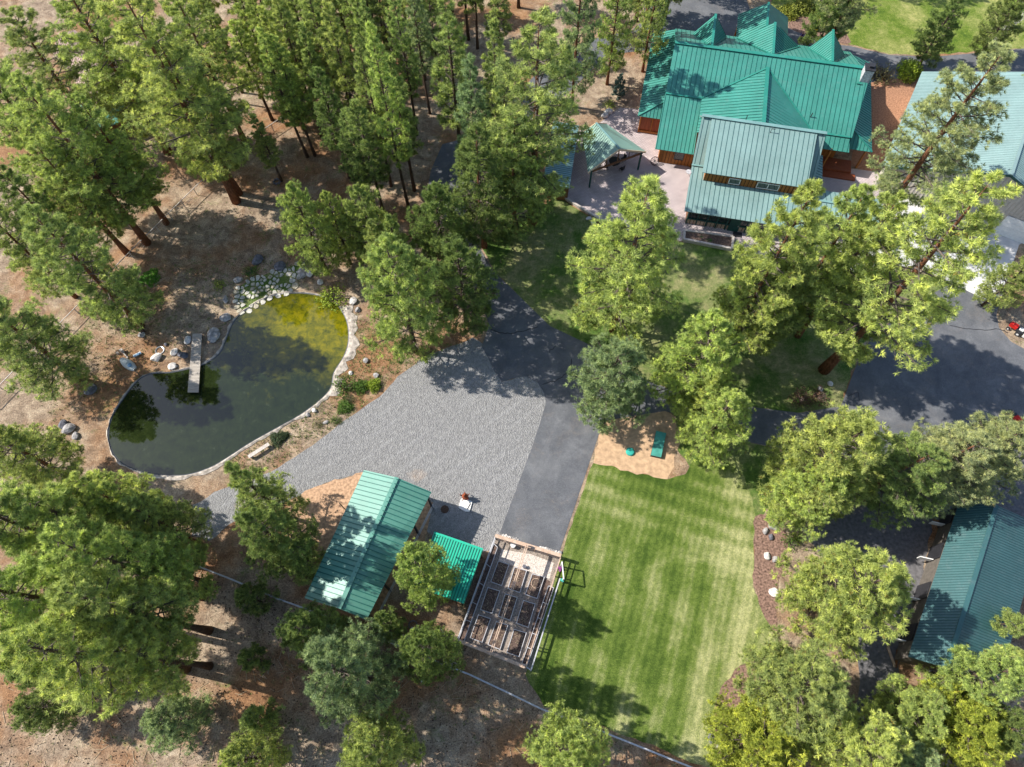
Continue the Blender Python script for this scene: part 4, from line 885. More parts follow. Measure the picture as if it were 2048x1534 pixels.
t0, t1, t2, t3 = G(160, 210, 2.6), G(238, 190, 2.6), G(260, 235, 2.6), G(180, 268, 2.6)
hs = thing('small_shed', 'small teal-roofed shed below the faded red cabin roof', 'shed', (t0+t2)/2-Z*2.6)
r = MB(); roof_plane(r, [t0, t1, t2, t3], t3-t0, .4); r.build('roof', [M['teal'], M['teal_rib']], hs)
cc = (t0+t2)/2; mb = MB(); mb.prism([Vector((cc.x+(p.x-cc.x)*.85, cc.y+(p.y-cc.y)*.85, 0)) for p in (t0, t1, t2, t3)], Z*2.45); mb.build('wall', M['brown'], hs)

# ---------------------------------------------------------------- fenced vegetable garden
S = 4.793
def T(x, y, z=0): return G(880+x/S, 1040+y/S, z)
gs = sheet('garden_path', [(880+x/S, 1040+y/S) for x, y in ((525, 160), (1160, 345), (865, 1430), (165, 1160))], .030, M['path'])
sheet('pebble_area', [(880+x/S, 1040+y/S) for x, y in ((590, 280), (880, 330), (1090, 410), (1050, 565), (560, 385))], .034, M['pebble'])
sheet('side_bed_soil', [(880+x/S, 1040+y/S) for x, y in ((1000, 560), (1060, 590), (845, 1390), (790, 1380), (900, 960))], .034, M['bedsoil'])
BEDS = [((560, 392), (660, 425), (590, 628), (487, 590), 'top left'), ((715, 450), (830, 485), (765, 695), (652, 655), 'top middle'), ((885, 515), (1000, 548), (930, 752), (818, 712), 'top right, reddish and half sunlit'),
        ((458, 645), (572, 680), (498, 895), (388, 858), 'middle left'), ((625, 708), (740, 742), (672, 960), (560, 922), 'centre'), ((800, 770), (912, 805), (845, 1028), (733, 988), 'middle right'),
        ((368, 908), (485, 945), (403, 1172), (290, 1130), 'bottom left, holding a hose loop'), ((540, 972), (650, 1008), (575, 1240), (460, 1195), 'bottom middle'), ((710, 1047), (828, 1082), (757, 1310), (640, 1268), 'bottom right')]
for a, b_, c_, d_, nm in BEDS:
    P = [T(*q, .28) for q in (a, b_, c_, d_)]; cc = (P[0]+P[2])/2
    t = thing('raised_bed', f'raised vegetable bed with pale board frame, {nm} in the garden', 'raised bed', (cc.x, cc.y, 0), 'raised beds in the fenced garden')
    mb = MB()
    for i in range(4):
        p, q = P[i], P[(i+1) % 4]; e_ = (q-p).normalized()*(.03 if i % 2 == 0 else -.03); mb.beam(p-Z*.14+e_, q-Z*.14-e_, .06, .28+(.004 if i % 2 else 0))
    mb.build('frame', M['bluewood'], t)
    mb = MB(); I = [Vector((cc.x+(p.x-cc.x)*.96, cc.y+(p.y-cc.y)*.96, .03)) for p in P]; mb.prism(I, Z*.2); mb.build('soil', M['bedsoil'], t)
    mb = MB()
    for _ in range(46):
        u_, w_ = random.uniform(.08, .92), random.uniform(.05, .95); q = I[0].lerp(I[1], u_).lerp(I[3].lerp(I[2], u_), w_)+Z*.2; a_ = random.uniform(0, 6.28); d = Vector((math.cos(a_), math.sin(a_), 0)); L = random.uniform(.06, .22)
        mb.beam(q+Z*.01, q+d*L+Z*random.uniform(.01, .12), .018, .018)
    mb.build('dry_stalks', M['straw'], t)
# long side planters against the fence
for nm, (oa, ob, ia, ib), rungs in (('left', ((505, 215), (172, 1150), (552, 262), (228, 1165)), ((455, 415), (395, 608), (320, 780), (262, 940))), ('right', ((1000, 800), (858, 1170), (955, 890), (792, 1385)), ((955, 890), (865, 1165)))):
    t = thing('side_planter', f'long narrow planter of pale boards along the {nm} fence of the garden', 'planter', T(*ia))
    mb = MB(); z = .45
    if nm == 'left': A, B, Cc, D = T(*oa, z), T(*ob, z), T(*ib, z), T(*ia, z)
    else: A, B, Cc, D = T(1090, 650, z), T(835, 1395, z), T(785, 1375, z), T(1040, 630, z)
    for p, q in ((A, B), (D, Cc), (A, D), (B, Cc)): mb.beam(p-Z*.2, q-Z*.2, .06, .4)
    for k in (.22, .42, .62, .80): mb.beam(A.lerp(B, k)-Z*.03, D.lerp(Cc, k)-Z*.03, .06, .05)
    mb.build('frame', M['bluewood'], t); mb = MB(); mb.prism([Vector((p.x, p.y, .04)) for p in (A, B, Cc, D)], Z*.3); mb.build('soil', M['bedsoil'], t)
# fence with top boards, overhead beam pair
gf = thing('garden_fence', 'weathered board fence enclosing the vegetable garden, with an overhead beam pair down the middle', 'fence', T(660, 780))
cs = [T(530, 150, 1.7), T(1160, 342, 1.7), T(820, 1410, 1.5), T(165, 1150, 1.5)]
GP = []
def panel(p, q, n, zt, rails, wd, mats, mi=0, mesh=True):
    for i in range(n+1):
        c = p.lerp(q, i/n); mb = MB(); mb.beam((c.x, c.y, 0), (c.x, c.y, zt+.03), .1, .1); mb.build('post', M['tanwood'], gf)
    mb = MB()
    for z in rails: mb.beam((p.x, p.y, z), (q.x, q.y, z), .04, .14)
    mb.beam((p.x, p.y, zt+.06), (q.x, q.y, zt+.06), wd, .05)
    mb.build('rail', mats, gf)
panel(cs[0], cs[1], 5, 1.7, (.3, .7, 1.1, 1.5), .34, M['tanwood']); panel(cs[3], cs[2], 5, 1.45, (.3, .7, 1.1), .30, M['tanwood'])
panel(cs[0], cs[3], 6, 1.45, (.4, 1.0), .08, M['bluewood']); panel(cs[1], cs[2], 6, 1.45, (.4, 1.0), .10, M['tanwood'])
mb = MB()
for dx in (-9, 9):
    mb.beam(T(836+dx, 235, 2.35), T(482+dx, 1290, 2.35), .08, .14)
for k in (0, .5, 1):
    p = T(836+(482-836)*k, 235+(1290-235)*k, 2.35); mb.beam((p.x, p.y, 0), p, .1, .1)
mb.build('overhead_beam', M['tanwood'], gf)
# outer rail on the lawn side
orl = thing('outer_rail', 'long pale rail on posts just outside the garden fence on the lawn side', 'fence', T(1150, 560))
p, q = T(1150, 560, 1.1), T(872, 1440, 1.1); mb = MB(); mb.beam(p, q, .12, .06)
for k in range(5): c = p.lerp(q, k/4); mb.beam((c.x, c.y, 0), (c.x, c.y, 1.08), .09, .09)
mb.beam(q, T(822, 1405, 1.1), .1, .06); mb.build('rail', M['bluewood'], orl)
gt = thing('garden_gate', 'tall pale gate frame at the upper right corner of the garden', 'gate', T(1190, 480))
mb = MB(); p, q = T(1170, 405, 2.1), T(1185, 560, 2.1); mb.beam(p, q, .1, .08);
for c in (p, q): mb.beam((c.x, c.y, 0), (c.x, c.y, 2.1), .12, .12)
mb.build('frame', M['white'], gt)
mb = MB(); c = T(1172, 578, 1.1); mb.box(c, (.32, .26, .3), -.3); tag(mb.build('mailbox', M['teal_plastic']), 'small teal box fixed to the garden gate post', 'box')
mb = MB(); c = T(700, 240, .55); mb.lathe(c-Z*.55, [(.2, 0), (.25, .5), (.26, .56)], 16); tag(mb.build('bucket', M['white']), 'white bucket inside the top garden fence', 'bucket')
mb = MB(); c = T(808, 452, 0); mb.lathe(c, [(.14, .03), (.17, .35), (.19, .4)], 14); tag(mb.build('pot', M['stone_d']), 'dark grey pot on the pebbles under the overhead beam', 'pot')
mb = MB(); rr = random.Random(2); c = T(1150, 465, .3)
for _ in range(120):
    d = Vector((rr.gauss(0, .14), rr.gauss(0, .14), rr.uniform(-.2, .25))); mb.add([c+d, c+d+Vector((.07, 0, .03)), c+d+Vector((0, .07, .03))], [(0, 1, 2)])
tag(mb.build('flower_clump', M['flower']), 'purple flowers by the garden gate', 'flowers')
def coil(name, label, c, r0, mat, n=2, z=.06, th=.02):
    mb = MB(); pts = [(c.x+(r0+.03*k/24)*math.cos(k*math.pi/12), c.y+(r0+.03*k/24)*math.sin(k*math.pi/12), z+.01*(k/24)) for k in range(24*n+1)]; mb.tube(pts, [th]*len(pts), 5); return tag(mb.build(name, mat), label, 'hose')
coil('hose', 'pale hose loop lying in the bottom left raised bed', T(360, 1050), .5, M['tanwood'], 1, .29)
coil('hose', 'pale hose ring lying in the sunlit top right raised bed', T(920, 610), .42, M['tanwood'], 2, .29)
coil('hose', 'coiled hose ring on the ground right of the small pine at the stacked boards', G(877, 1267), .42, M['stone_d'], 3, .05, .03)
coil('hose', 'hose ring by the short board above the stacked boards', G(826, 1250), .36, M['stone_d'], 2, .05, .03)
coil('hose', 'ring of pale hose lying near the pond dock', G(320, 701), .42, M['metal'], 3, .05, .035)
# river stones along the top fence
rr = random.Random(5)
def rock(name, label, p, s, mat, group=None, flat=.6, cat='rock', n=1):
    mb = MB(); import bmesh as B
    bm = B.new(); B.ops.create_icosphere(bm, subdivisions=2, radius=1)
    sx, sy, sz = s*rr.uniform(.8, 1.25), s*rr.uniform(.65, 1.0), s*flat*rr.uniform(.8, 1.1); ra = rr.uniform(0, 3.14)
    off = [Vector([rr.uniform(-1, 1) for _ in range(3)]).normalized() for _ in range(7)]; cut = [rr.uniform(.62, .9) for _ in off]
    for v in bm.verts:
        for o_, c_ in zip(off, cut):
            d = v.co.dot(o_)
            if d > c_: v.co -= o_*(d-c_)
        v.co += Vector([rr.uniform(-.05, .05) for _ in range(3)])
        x, y, z = v.co.x*sx, v.co.y*sy, v.co.z*sz
        v.co = (x*math.cos(ra)-y*math.sin(ra), x*math.sin(ra)+y*math.cos(ra), z+sz*.55)
    me = bpy.data.meshes.new(name); bm.to_mesh(me); bm.free(); me.materials.append(mat); o = bpy.data.objects.new(name, me); C.objects.link(o); o.location = p
    return tag(o, label, cat, group)
for (xa, ya, xb, yb, n, side) in ((555, 130, 745, 188, 13, 'left'), (965, 262, 1150, 312, 12, 'right')):
    for i in range(n):
        f = i/(n-1); rock('stone', f'{i+1}{["th", "st", "nd", "rd"][i+1 if i < 3 else 0]} river stone of the {side} row along the top garden fence', T(xa+(xb-xa)*f+rr.uniform(-4, 4), ya+(yb-ya)*f+rr.uniform(-5, 5)), rr.uniform(.12, .19), M['stone_l' if rr.random() < .6 else 'stone'], f'river stones by the garden fence, {side} part', .7, 'stone')
RK = [(1530, 1062, .45, 'stone', 'left grey boulder of the trio in the mulch bed'), (1545, 1053, .5, 'stone', 'top grey boulder of the trio in the mulch bed'), (1541, 1074, .42, 'stone_d', 'lower dark boulder of the trio in the mulch bed'),
 (1534, 1112, .45, 'stone_l', 'pale pointed boulder lower in the mulch bed'), (1549, 1119, .36, 'stone', 'small boulder touching the pale pointed one in the mulch bed'), (1547, 1185, .5, 'stone_l', 'pale boulder at the edge of the broad pine by the barn'),
 (1424, 1478, .42, 'stone_d', 'dark boulder beside the lime juniper by the lawn, upper one'), (1436, 1490, .35, 'stone', 'grey boulder beside the lime juniper by the lawn, lower one'), (1443, 1468, .3, 'stone', 'small grey boulder under the edge of the lime juniper by the lawn'),
 (516, 522, .75, 'stone_d', 'jagged dark boulder above the flagstones, left one'), (561, 534, .75, 'stone_d', 'rounded dark boulder above the flagstones'), (477, 561, .6, 'stone', 'grey boulder at the left end of the flagstones'),
 (452, 600, .5, 'stone', 'grey boulder alone left of the pond inlet'), (607, 546, .7, 'stone', 'grey boulder right of the flagstones'), (618, 549, .55, 'stone_l', 'pale boulder right of the flagstones, outer one'), (641, 565, .45, 'stone_l', 'small pale boulder near the inlet shrub'),
 (707, 603, .6, 'stone_l', 'pale boulder under the large pond-side pine'), (716, 620, .4, 'stone', 'grey boulder below the pale one under the large pond-side pine'), (429, 672, .85, 'stone', 'large flat grey boulder right of the dock'), (452, 636, .6, 'stone', 'flat boulder near the upper left shore'),
 (377, 681, .5, 'stone_l', 'pale boulder touching the dock'), (350, 705, .5, 'stone_l', 'pale boulder left of the dock, upper of the shore group'), (367, 712, .55, 'stone_d', 'dark boulder left of the dock in the shore group'), (347, 733, .55, 'stone_l', 'pale square boulder at the shore left of the dock'),
 (315, 717, .6, 'stone_l', 'flat pinkish boulder between boat and dock'), (284, 671, .45, 'stone', 'grey boulder beside the dark log'), (332, 690, .3, 'stone_d', 'small dark boulder above the hose ring'), (183, 780, .8, 'stone_d', 'dark boulder left of the pond in the pine shade'),
 (140, 858, .7, 'stone', 'grey boulder in the group at the far left shore, right one'), (128, 850, .6, 'stone_d', 'dark boulder in the group at the far left shore, left one'), (152, 872, .45, 'stone', 'small boulder in the group at the far left shore'),
 (732, 722, .42, 'stone', 'boulder on the bank between pond and gravel yard, top one'), (753, 751, .42, 'stone', 'boulder on the gravel side of the pond bank'), (702, 747, .35, 'stone_l', 'pale boulder on the pond bank by the shrubs'), (629, 822, .4, 'stone_l', 'pale boulder at the pond liner, lower bank'), (616, 830, .35, 'stone', 'small boulder at the pond liner, lower bank'),
 (1660, 768, .35, 'stone_l', 'small pale boulder at the foot of the tallest orange trunk'), (1640, 780, .4, 'stone', 'grey boulder below the foot of the tallest orange trunk'), (1178, 438, .4, 'stone_l', 'pale boulder below the patio edge, left one'), (1187, 447, .35, 'stone_l', 'pale boulder below the patio edge, right one'),
 (1209, 233, .6, 'stone_l', 'pale boulder behind the pavilion, left one'), (1217, 226, .6, 'stone_l', 'pale boulder behind the pavilion, right one'), (1630, 48, .4, 'stone_l', 'pale boulder in the far shrub bed, left one'), (1650, 47, .45, 'stone_l', 'pale boulder in the far shrub bed, middle one'), (1655, 54, .4, 'stone_l', 'pale boulder in the far shrub bed, right one'),
 (652, 845, .3, 'stone', 'small grey boulder on the lower bank near the gravel'), (560, 190, .3, 'stone', 'small grey stone in the wood')]
for x, y, s, m_, lb in RK: rock('boulder', lb, G(x, y), s, M[m_])
# dark log
mb = MB(); mb.tube([G(268, 648, .3), G(286, 664, .25)], [.35, .28], 9); tag(mb.build('log', M['bark']), 'short dark log lying above the small grey boat', 'log')

# flagstones of the inlet: one paved surface
fp = [(470, 598), (478, 575), (500, 560), (530, 548), (560, 540), (590, 530), (612, 528), (604, 548), (588, 560), (592, 572), (570, 588), (545, 594), (520, 606), (500, 622), (486, 634), (478, 622)]
poly = [G(x, y) for x, y in fp]
def inside(p, poly):
    c = False; n = len(poly)
    for i in range(n):
        a, b = poly[i], poly[i-1]
        if (a.y > p.y) != (b.y > p.y) and p.x < (b.x-a.x)*(p.y-a.y)/(b.y-a.y)+a.x: c = not c
    return c
mb = MB(); cents = []; rf = random.Random(9)
x0, x1 = min(p.x for p in poly), max(p.x for p in poly); y0, y1 = min(p.y for p in poly), max(p.y for p in poly)
for _ in range(9000):
    p = Vector((rf.uniform(x0, x1), rf.uniform(y0, y1), 0))
    if inside(p, poly) and all((p-c).length > .34+.3*abs(math.sin(p.x*2.1+p.y*3.3)) for c in cents): cents.append(p)
for c in cents:
    if rf.random() < .1: continue
    near = sorted(cents, key=lambda k: (k-c).length)[1:9]; n = 9; a0 = rf.uniform(0, 1); pts = []; cut_ = rf.uniform(.78, 1)
    for k in range(n):
        a = a0+2*math.pi*k/n; d = Vector((math.cos(a), math.sin(a), 0)); R_ = .52
        for q in near:
            w_ = q-c; L = w_.length; dd = d.dot(w_/L)
            if dd > .05: R_ = min(R_, (L/2-.05)/dd)
        pts.append(c+d*R_*cut_)
    mb.prism([Vector((p.x, p.y, .01)) for p in pts], Z*rf.uniform(.05, .12), rf.choice([0, 0, 1]))
o = mb.build('flagstone_path', [M['stone_f'], simple('tan_flagstone', (.40, .36, .27), .9, .3, 3)]); o['kind'] = 'structure'
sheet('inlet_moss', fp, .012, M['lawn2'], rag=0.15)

# ---------------------------------------------------------------- dock, bench, boat
D0, D1, D2, D3 = G(385, 667, .45), G(404, 667, .45), G(397, 785, .45), G(375, 785, .45)
dk = thing('dock', 'narrow grey plank dock reaching into the pond', 'dock', (D0+D2)/2-Z*.45)
mb = MB(); n = 44
for i in range(n):
    a, b = i/n+.002, (i+.86)/n; p, q = D0.lerp(D3, a), D1.lerp(D2, a); r_, s_ = D1.lerp(D2, b), D0.lerp(D3, b); j = rf.uniform(-.01, .01)
    mb.prism([p+Z*j, q+Z*j, r_+Z*j, s_+Z*j], -Z*.05)
mb.build('planks', M['deck'], dk)
mb = MB(); mb.beam(D0.lerp(D1, .1)-Z*.15, D3.lerp(D2, .1)-Z*.15, .08, .16); mb.beam(D0.lerp(D1, .9)-Z*.15, D3.lerp(D2, .9)-Z*.15, .08, .16); mb.build('stringer', M['gap'], dk)
for k in (.05, .5, .97):
    for s in (.1, .9):
        p = D0.lerp(D3, k).lerp(D1.lerp(D2, k), s); mb = MB(); mb.beam((p.x, p.y, -.2), p-Z*.1, .1, .1); mb.build('post', M['gap'], dk)
B0, B1 = G(497, 914, .48), G(538, 888, .48); bd = (B1-B0).normalized(); bn = Vector((-bd.y, bd.x, 0))
be = thing('bench', 'long pale plank bench on the bank between pond and gravel track', 'bench', (B0+B1)/2-Z*.48)
mb = MB(); mb.prism([B0-bn*.2, B1-bn*.2, B1+bn*.2, B0+bn*.2], Z*.07); mb.build('seat', M['greywood'], be)
for k in (.08, .92):
    p = B0.lerp(B1, k); mb = MB(); mb.prism([Vector((p.x, p.y, 0))-bn*.17-bd*.05, Vector((p.x, p.y, 0))+bn*.17-bd*.05, Vector((p.x, p.y, 0))+bn*.17+bd*.05, Vector((p.x, p.y, 0))-bn*.17+bd*.05], Z*.47); mb.build('leg', M['greywood'], be)
S5 = 5.2875
def Q(x, y, z=0): return G(210+x/S5, 640+y/S5, z)
p0, p1 = Q(165, 405, .3), Q(310, 515, .3); bd = (p1-p0).normalized(); bn = Vector((-bd.y, bd.x, 0)); L = (p1-p0).length
bt = thing('rowboat', 'small pale grey boat lying hull up on the bank left of the dock', 'boat', (p0+p1)/2-Z*.3)
mb = MB(); rings = []; n = 11; vs = []; fs = []
for i in range(n):
    t = i/(n-1); w_ = .52*math.sin(math.pi*min(1, .12+t*.80))**.6; hh = .48*math.sin(math.pi*min(1, .15+t*.75))**.6
    for k in range(9): a = math.pi*k/8; vs.append(p0+bd*L*t+bn*w_*math.cos(a)+Z*(-.28+hh*math.sin(a)))
for i in range(n-1):
    for k in range(8): fs.append((i*9+k, i*9+k+1, (i+1)*9+k+1, (i+1)*9+k))
fs += [tuple(range(9)), tuple((n-1)*9+k for k in range(8, -1, -1))]
mb.add(vs, fs); mb.build('hull', M['boatg'], bt, True)
mb = MB(); c = p0+bd*L*.72+Z*.2; mb.lathe(c-Z*.05, [(.24, 0), (.24, .09), (.19, .12)], 18); mb.build('hatch', M['boatb'], bt)
mb = MB(); mb.beam(p0+bd*L*.25+Z*.17, p0+bd*L*.5+Z*.225, .3, .02); mb.build('stripe', M['white'], bt)
mb = MB(); mb.beam(Q(300, 385, .15), Q(380, 345, .15), .28, .18); mb.beam(Q(300, 385, .26), Q(380, 345, .26), .18, .04, 1); tag(mb.build('cushion', [M['boatg'], M['boatb']]), 'small blue-topped float lying right of the grey boat', 'float')
mb = MB(); mb.box(Q(178, 325, .35), (.35, .25, .5), .6); mb.beam(Q(180, 330, .2), Q(240, 400, .1), .14, .1); mb.box(Q(135, 350, .2), (.25, .2, .3), .2); tag(mb.build('driftwood', M['greywood']), 'pale weathered stump piece above the grey boat', 'driftwood')
mb = MB(); mb.beam(Q(300, 520, .08), Q(375, 595, .08), .07, .07); tag(mb.build('oar', M['gap']), 'dark oar lying from the boat towards the water', 'oar')

# ---------------------------------------------------------------- rusty pump and well slab on the gravel
rp_ = G(931, 997)
pu = thing('rusty_pump', 'rusty red iron pump standing on the gravel above the white slab', 'pump', rp_)
mb = MB(); mb.lathe(rp_, [(.30, 0), (.32, .1), (.2, .18), (.22, .5), (.30, .6), (.30, .95), (.18, 1.05), (.16, 1.3), (.06, 1.45)], 14); mb.build('body', M['rust'], pu)
for k in range(5):
    a = k*1.257+.4; d = Vector((math.cos(a), math.sin(a), 0)); mb = MB(); mb.tube([rp_+d*.2+Z*.75, rp_+d*.42+Z*.8, rp_+d*.5+Z*(.6 if k % 2 else 1.05)], [.07, .06, .04], 7); mb.build('arm', M['rust'], pu)
wl = thing('well_slab', 'bright white concrete slab with a dark slot on the gravel', 'slab', G(931, 1011))
a = [G(860+x/9.06, 960+y/9.06, .02) for x, y in ((560, 350), (620, 330), (770, 395), (715, 580), (640, 575), (520, 510))]
mb = MB(); mb.prism(a, Z*.14); mb.build('slab', M['concrete_w'], wl); mb = MB(); mb.beam(G(860+735/9.06, 960+425/9.06, .17), G(860+675/9.06, 960+530/9.06, .17), .1, .02); mb.build('slot', M['dark'], wl)
mb = MB(); mb.lathe(G(860+268/9.06, 960+532/9.06), [(.42, .03), (.42, .08), (.34, .09)], 18); tag(mb.build('hatch_ring', M['bark']), 'round brown lid on the gravel in the long shed shadow', 'lid')
# green round lid and rectangular hatch on the sand
ld = G(1260, 904); mb = MB(); mb.lathe(ld, [(.46, .03), (.46, .16), (.38, .24), (.1, .28)], 20); tag(mb.build('septic_lid', M['teal_plastic']), 'round turquoise plastic lid on the sand patch', 'lid')
hq = [G(1050+x/3.131, 780+y/3.131, .45) for x, y in ((822, 255), (885, 270), (852, 422), (788, 408))]
ht = thing('hatch_box', 'long rectangular green-topped box on the sand patch', 'hatch', (hq[0]+hq[2])/2-Z*.45)
mb = MB(); mb.prism([p-Z*.44 for p in hq], Z*.4); mb.build('box', M['dark'], ht); mb = MB(); mb.prism([p-Z*.03 for p in hq], Z*.06); mb.build('lid', M['tealpad'], ht)
# fire ring in the wood
fr = G(554, 364); fg = thing('fire_ring', 'small ring of dark stones on the needle litter beside a thin pine', 'fire ring', fr)
for k in range(8): mb = MB(); a = k*.785; mb.box(fr+Vector((math.cos(a)*.4, math.sin(a)*.4, .1)), (.22, .18, .22), a); mb.build('stone', M['stone_d'], fg)

# ---------------------------------------------------------------- fences
def fence(name, label, pts, z, n, postmat, railmat, rails, rw, cat='fence', topw=.1, ph=.12):
    P = [G(x, y, 0) for x, y in pts]; t = thing(name, label, cat, P[0]); mb = MB()
    for a, b in zip(P, P[1:]):
        mb.beam(a+Z*z, b+Z*z, topw, .08)
        for q in rails: mb.beam(a+Z*q, b+Z*q, rw, rw)
    mb.build('rails', railmat, t); tot = sum((b-a).length for a, b in zip(P, P[1:])); step = tot/n; acc = 0; k = 0
    for a, b in zip(P, P[1:]):
        L = (b-a).length
        while k*step <= acc+L+.001 and k <= n:
            c = a.lerp(b, (k*step-acc)/L); m2 = MB(); m2.beam(c, c+Z*(z+.02), ph, ph); m2.build('post', postmat, t); k += 1
        acc += L
fence('rail_fence', 'long pale-topped rail fence running diagonally below the shed and the lawn', [(383, 1128), (470, 1162), (560, 1200), (650, 1232), (740, 1270), (838, 1308), (890, 1330), (940, 1350), (1012, 1384), (1082, 1418), (1200, 1462), (1400, 1542), (1560, 1610)], 1.05, 24, M['greywood'], M['bluewood'], (.35, .7), .025, topw=.14)
fence('pole_fence', 'thin pole-topped wire fence crossing the upper left woods', [(-20, 815), (120, 670), (290, 495), (380, 405), (475, 312), (530, 275), (575, 245)], 1.25, 22, M['greywood'], M['greywood'], (.3, .6, .9), .015, topw=.07, ph=.08)
fence('patio_wall', 'low timber edging wall along the lower left side of the patio', [(1112, 388), (1150, 412), (1205, 446), (1203, 466)], .45, 6, M['greywood'], M['greywood'], (.15,), .2, 'wall', .28, .14)
bx = [G(1340+x/6.827, 400+y/6.827) for x, y in ((190, 440), (850, 528), (835, 690), (180, 560))]
pb = thing('planter_bed', 'timber-edged planting bed in front of the garage wing', 'planter', (bx[0]+bx[2])/2)
mb = MB()
for i in range(4): mb.beam(bx[i]+Z*.25, bx[(i+1) % 4]+Z*.25, .28, .5+.01*(i % 2))
mb.build('edging', M['greywood'], pb); mb = MB(); mb.prism(bx, Z*.38); mb.build('soil', M['bedsoil'], pb)
mb = MB(); mb.box(G(1475, 469, .035), (1.1, .8, .03), HA); tag(mb.build('doormat', M['dark']), 'dark doormat on the pavers before the porch door', 'mat')

# ---------------------------------------------------------------- lumber and pallet
def board(p, q, w_, hgt, mat, label, name='board', grp=None):
    mb = MB(); mb.beam(p, q, w_, hgt); return tag(mb.build(name, M[mat]), label, 'board', grp)
S6 = 4.88
def K(x, y, z=0): return G(640+x/S6, 1170+y/S6, z)
board(K(905, 410, .1), K(878, 490, .1), .22, .08, 'greywood', 'short grey board pointing up from the stacked boards')
board(K(720, 455, .2), K(900, 525, .2), .2, .1, 'tanwood', 'longest tan board, top of the stacked boards')
board(K(790, 490, .1), K(905, 545, .1), .22, .08, 'greywood', 'grey board lying against the tan one')
board(K(825, 550, .1), K(905, 590, .1), .24, .08, 'greywood', 'grey board, third of the stacked boards')
board(K(800, 585, .1), K(900, 625, .1), .3, .08, 'tanwood', 'orange-brown board, lowest of the stacked boards')
pl = thing('pallet', 'grey slatted pallet leaning against the rail fence', 'pallet', K(1220, 760))
a0, a1, a2, a3 = K(1205, 705, .3), K(1340, 770, .3), K(1310, 830, .1), K(1180, 775, .1)
for k in range(5): mb = MB(); mb.beam(a0.lerp(a3, k/4), a1.lerp(a2, k/4), .1, .03); mb.build('slat', M['greywood'], pl)
mb = MB(); mb.beam(a0-Z*.06, a3-Z*.06, .08, .08); mb.beam(a1-Z*.06, a2-Z*.06, .08, .08); mb.build('bearer', M['greywood'], pl)
mb = MB(); mb.box(G(845, 1360, .08), (.35, .3, .1), .4); tag(mb.build('scrap', M['white']), 'small white scrap lying below the pine at the stacked boards', 'scrap')
S7 = 6.345
def W7(x, y, z=0): return G(1740+x/S7, 1280+y/S7, z)
board(W7(225, 80, .1), W7(318, 345, .1), .22, .1, 'tanwood', 'left reddish board of the V-shaped pair on the barn yard')
board(W7(348, 125, .1), W7(328, 350, .1), .2, .1, 'brown', 'right brown board of the V-shaped pair on the barn yard')
for k in range(7):
    board(W7(560+k*26, 255+k*22, .25), W7(620+k*26, 262+k*22, .25), .12, .06, 'white' if k % 2 == 0 else 'greywood', f'{["leftmost", "second", "third", "middle", "fifth", "sixth", "rightmost"][k]} short board leaning at the barn end wall', 'board', 'pale boards at the barn end wall')

# ---------------------------------------------------------------- red machines at the right edge
def trike(p, rz, label, cat, extra):
    t = thing('garden_tractor' if extra else 'pedal_car', label, cat, p); R = Matrix.Rotation(rz, 3, 'Z'); f = lambda x, y, z: p+R@Vector((x, y, z))
    mb = MB(); mb.box(f(.35, 0, .62), (.8, .5, .42), rz); mb.lathe(f(.35, 0, .83), [(.2, 0), (.12, .08)], 10); mb.build('bonnet', M['red'], t)
    mb = MB(); mb.box(f(-.45, 0, .5), (.75, .75, .18), rz); mb.build('chassis', M['dark'], t)
    mb = MB(); mb.box(f(-.5, 0, .72), (.42, .42, .12), rz); mb.box(f(-.72, 0, .95), (.1, .42, .38), rz); mb.build('seat', M['white' if extra else 'dark'], t)
    for x, y, r_ in ((.6, .4, .2), (.6, -.4, .2), (-.5, .48, .3), (-.5, -.48, .3)):
        mb = MB(); mb.tube([f(x, y-.09, r_), f(x, y+.09, r_)], [r_, r_], 14); wv = mb.build('wheel', M['dark'], t)
        mb = MB(); mb.tube([f(x, y-.1, r_), f(x, y+.1, r_)], [r_*.45]*2, 10); mb.build('rim', M['white'], wv)
    mb = MB(); mb.tube([f(-.05, 0, .75), f(-.2, 0, 1.05)], [.03, .03], 6); mb.lathe(f(-.2, 0, 1.03), [(.18, 0), (.18, .04)], 12); mb.build('steering_wheel', M['dark'], t)
    if extra: mb = MB(); mb.box(f(-1.35, .1, .45), (.7, .7, .4), rz); mb.box(f(-1.3, -.5, .25), (.4, .4, .3), rz+.5); mb.build('bagger', M['white'], t)
trike(G(2027, 660), 2.4, 'red and white garden tractor parked on the grass by the road bend', 'tractor', True)
trike(G(2022, 838), -.7, 'red pedal tractor at the road edge on the far right', 'tractor', False)

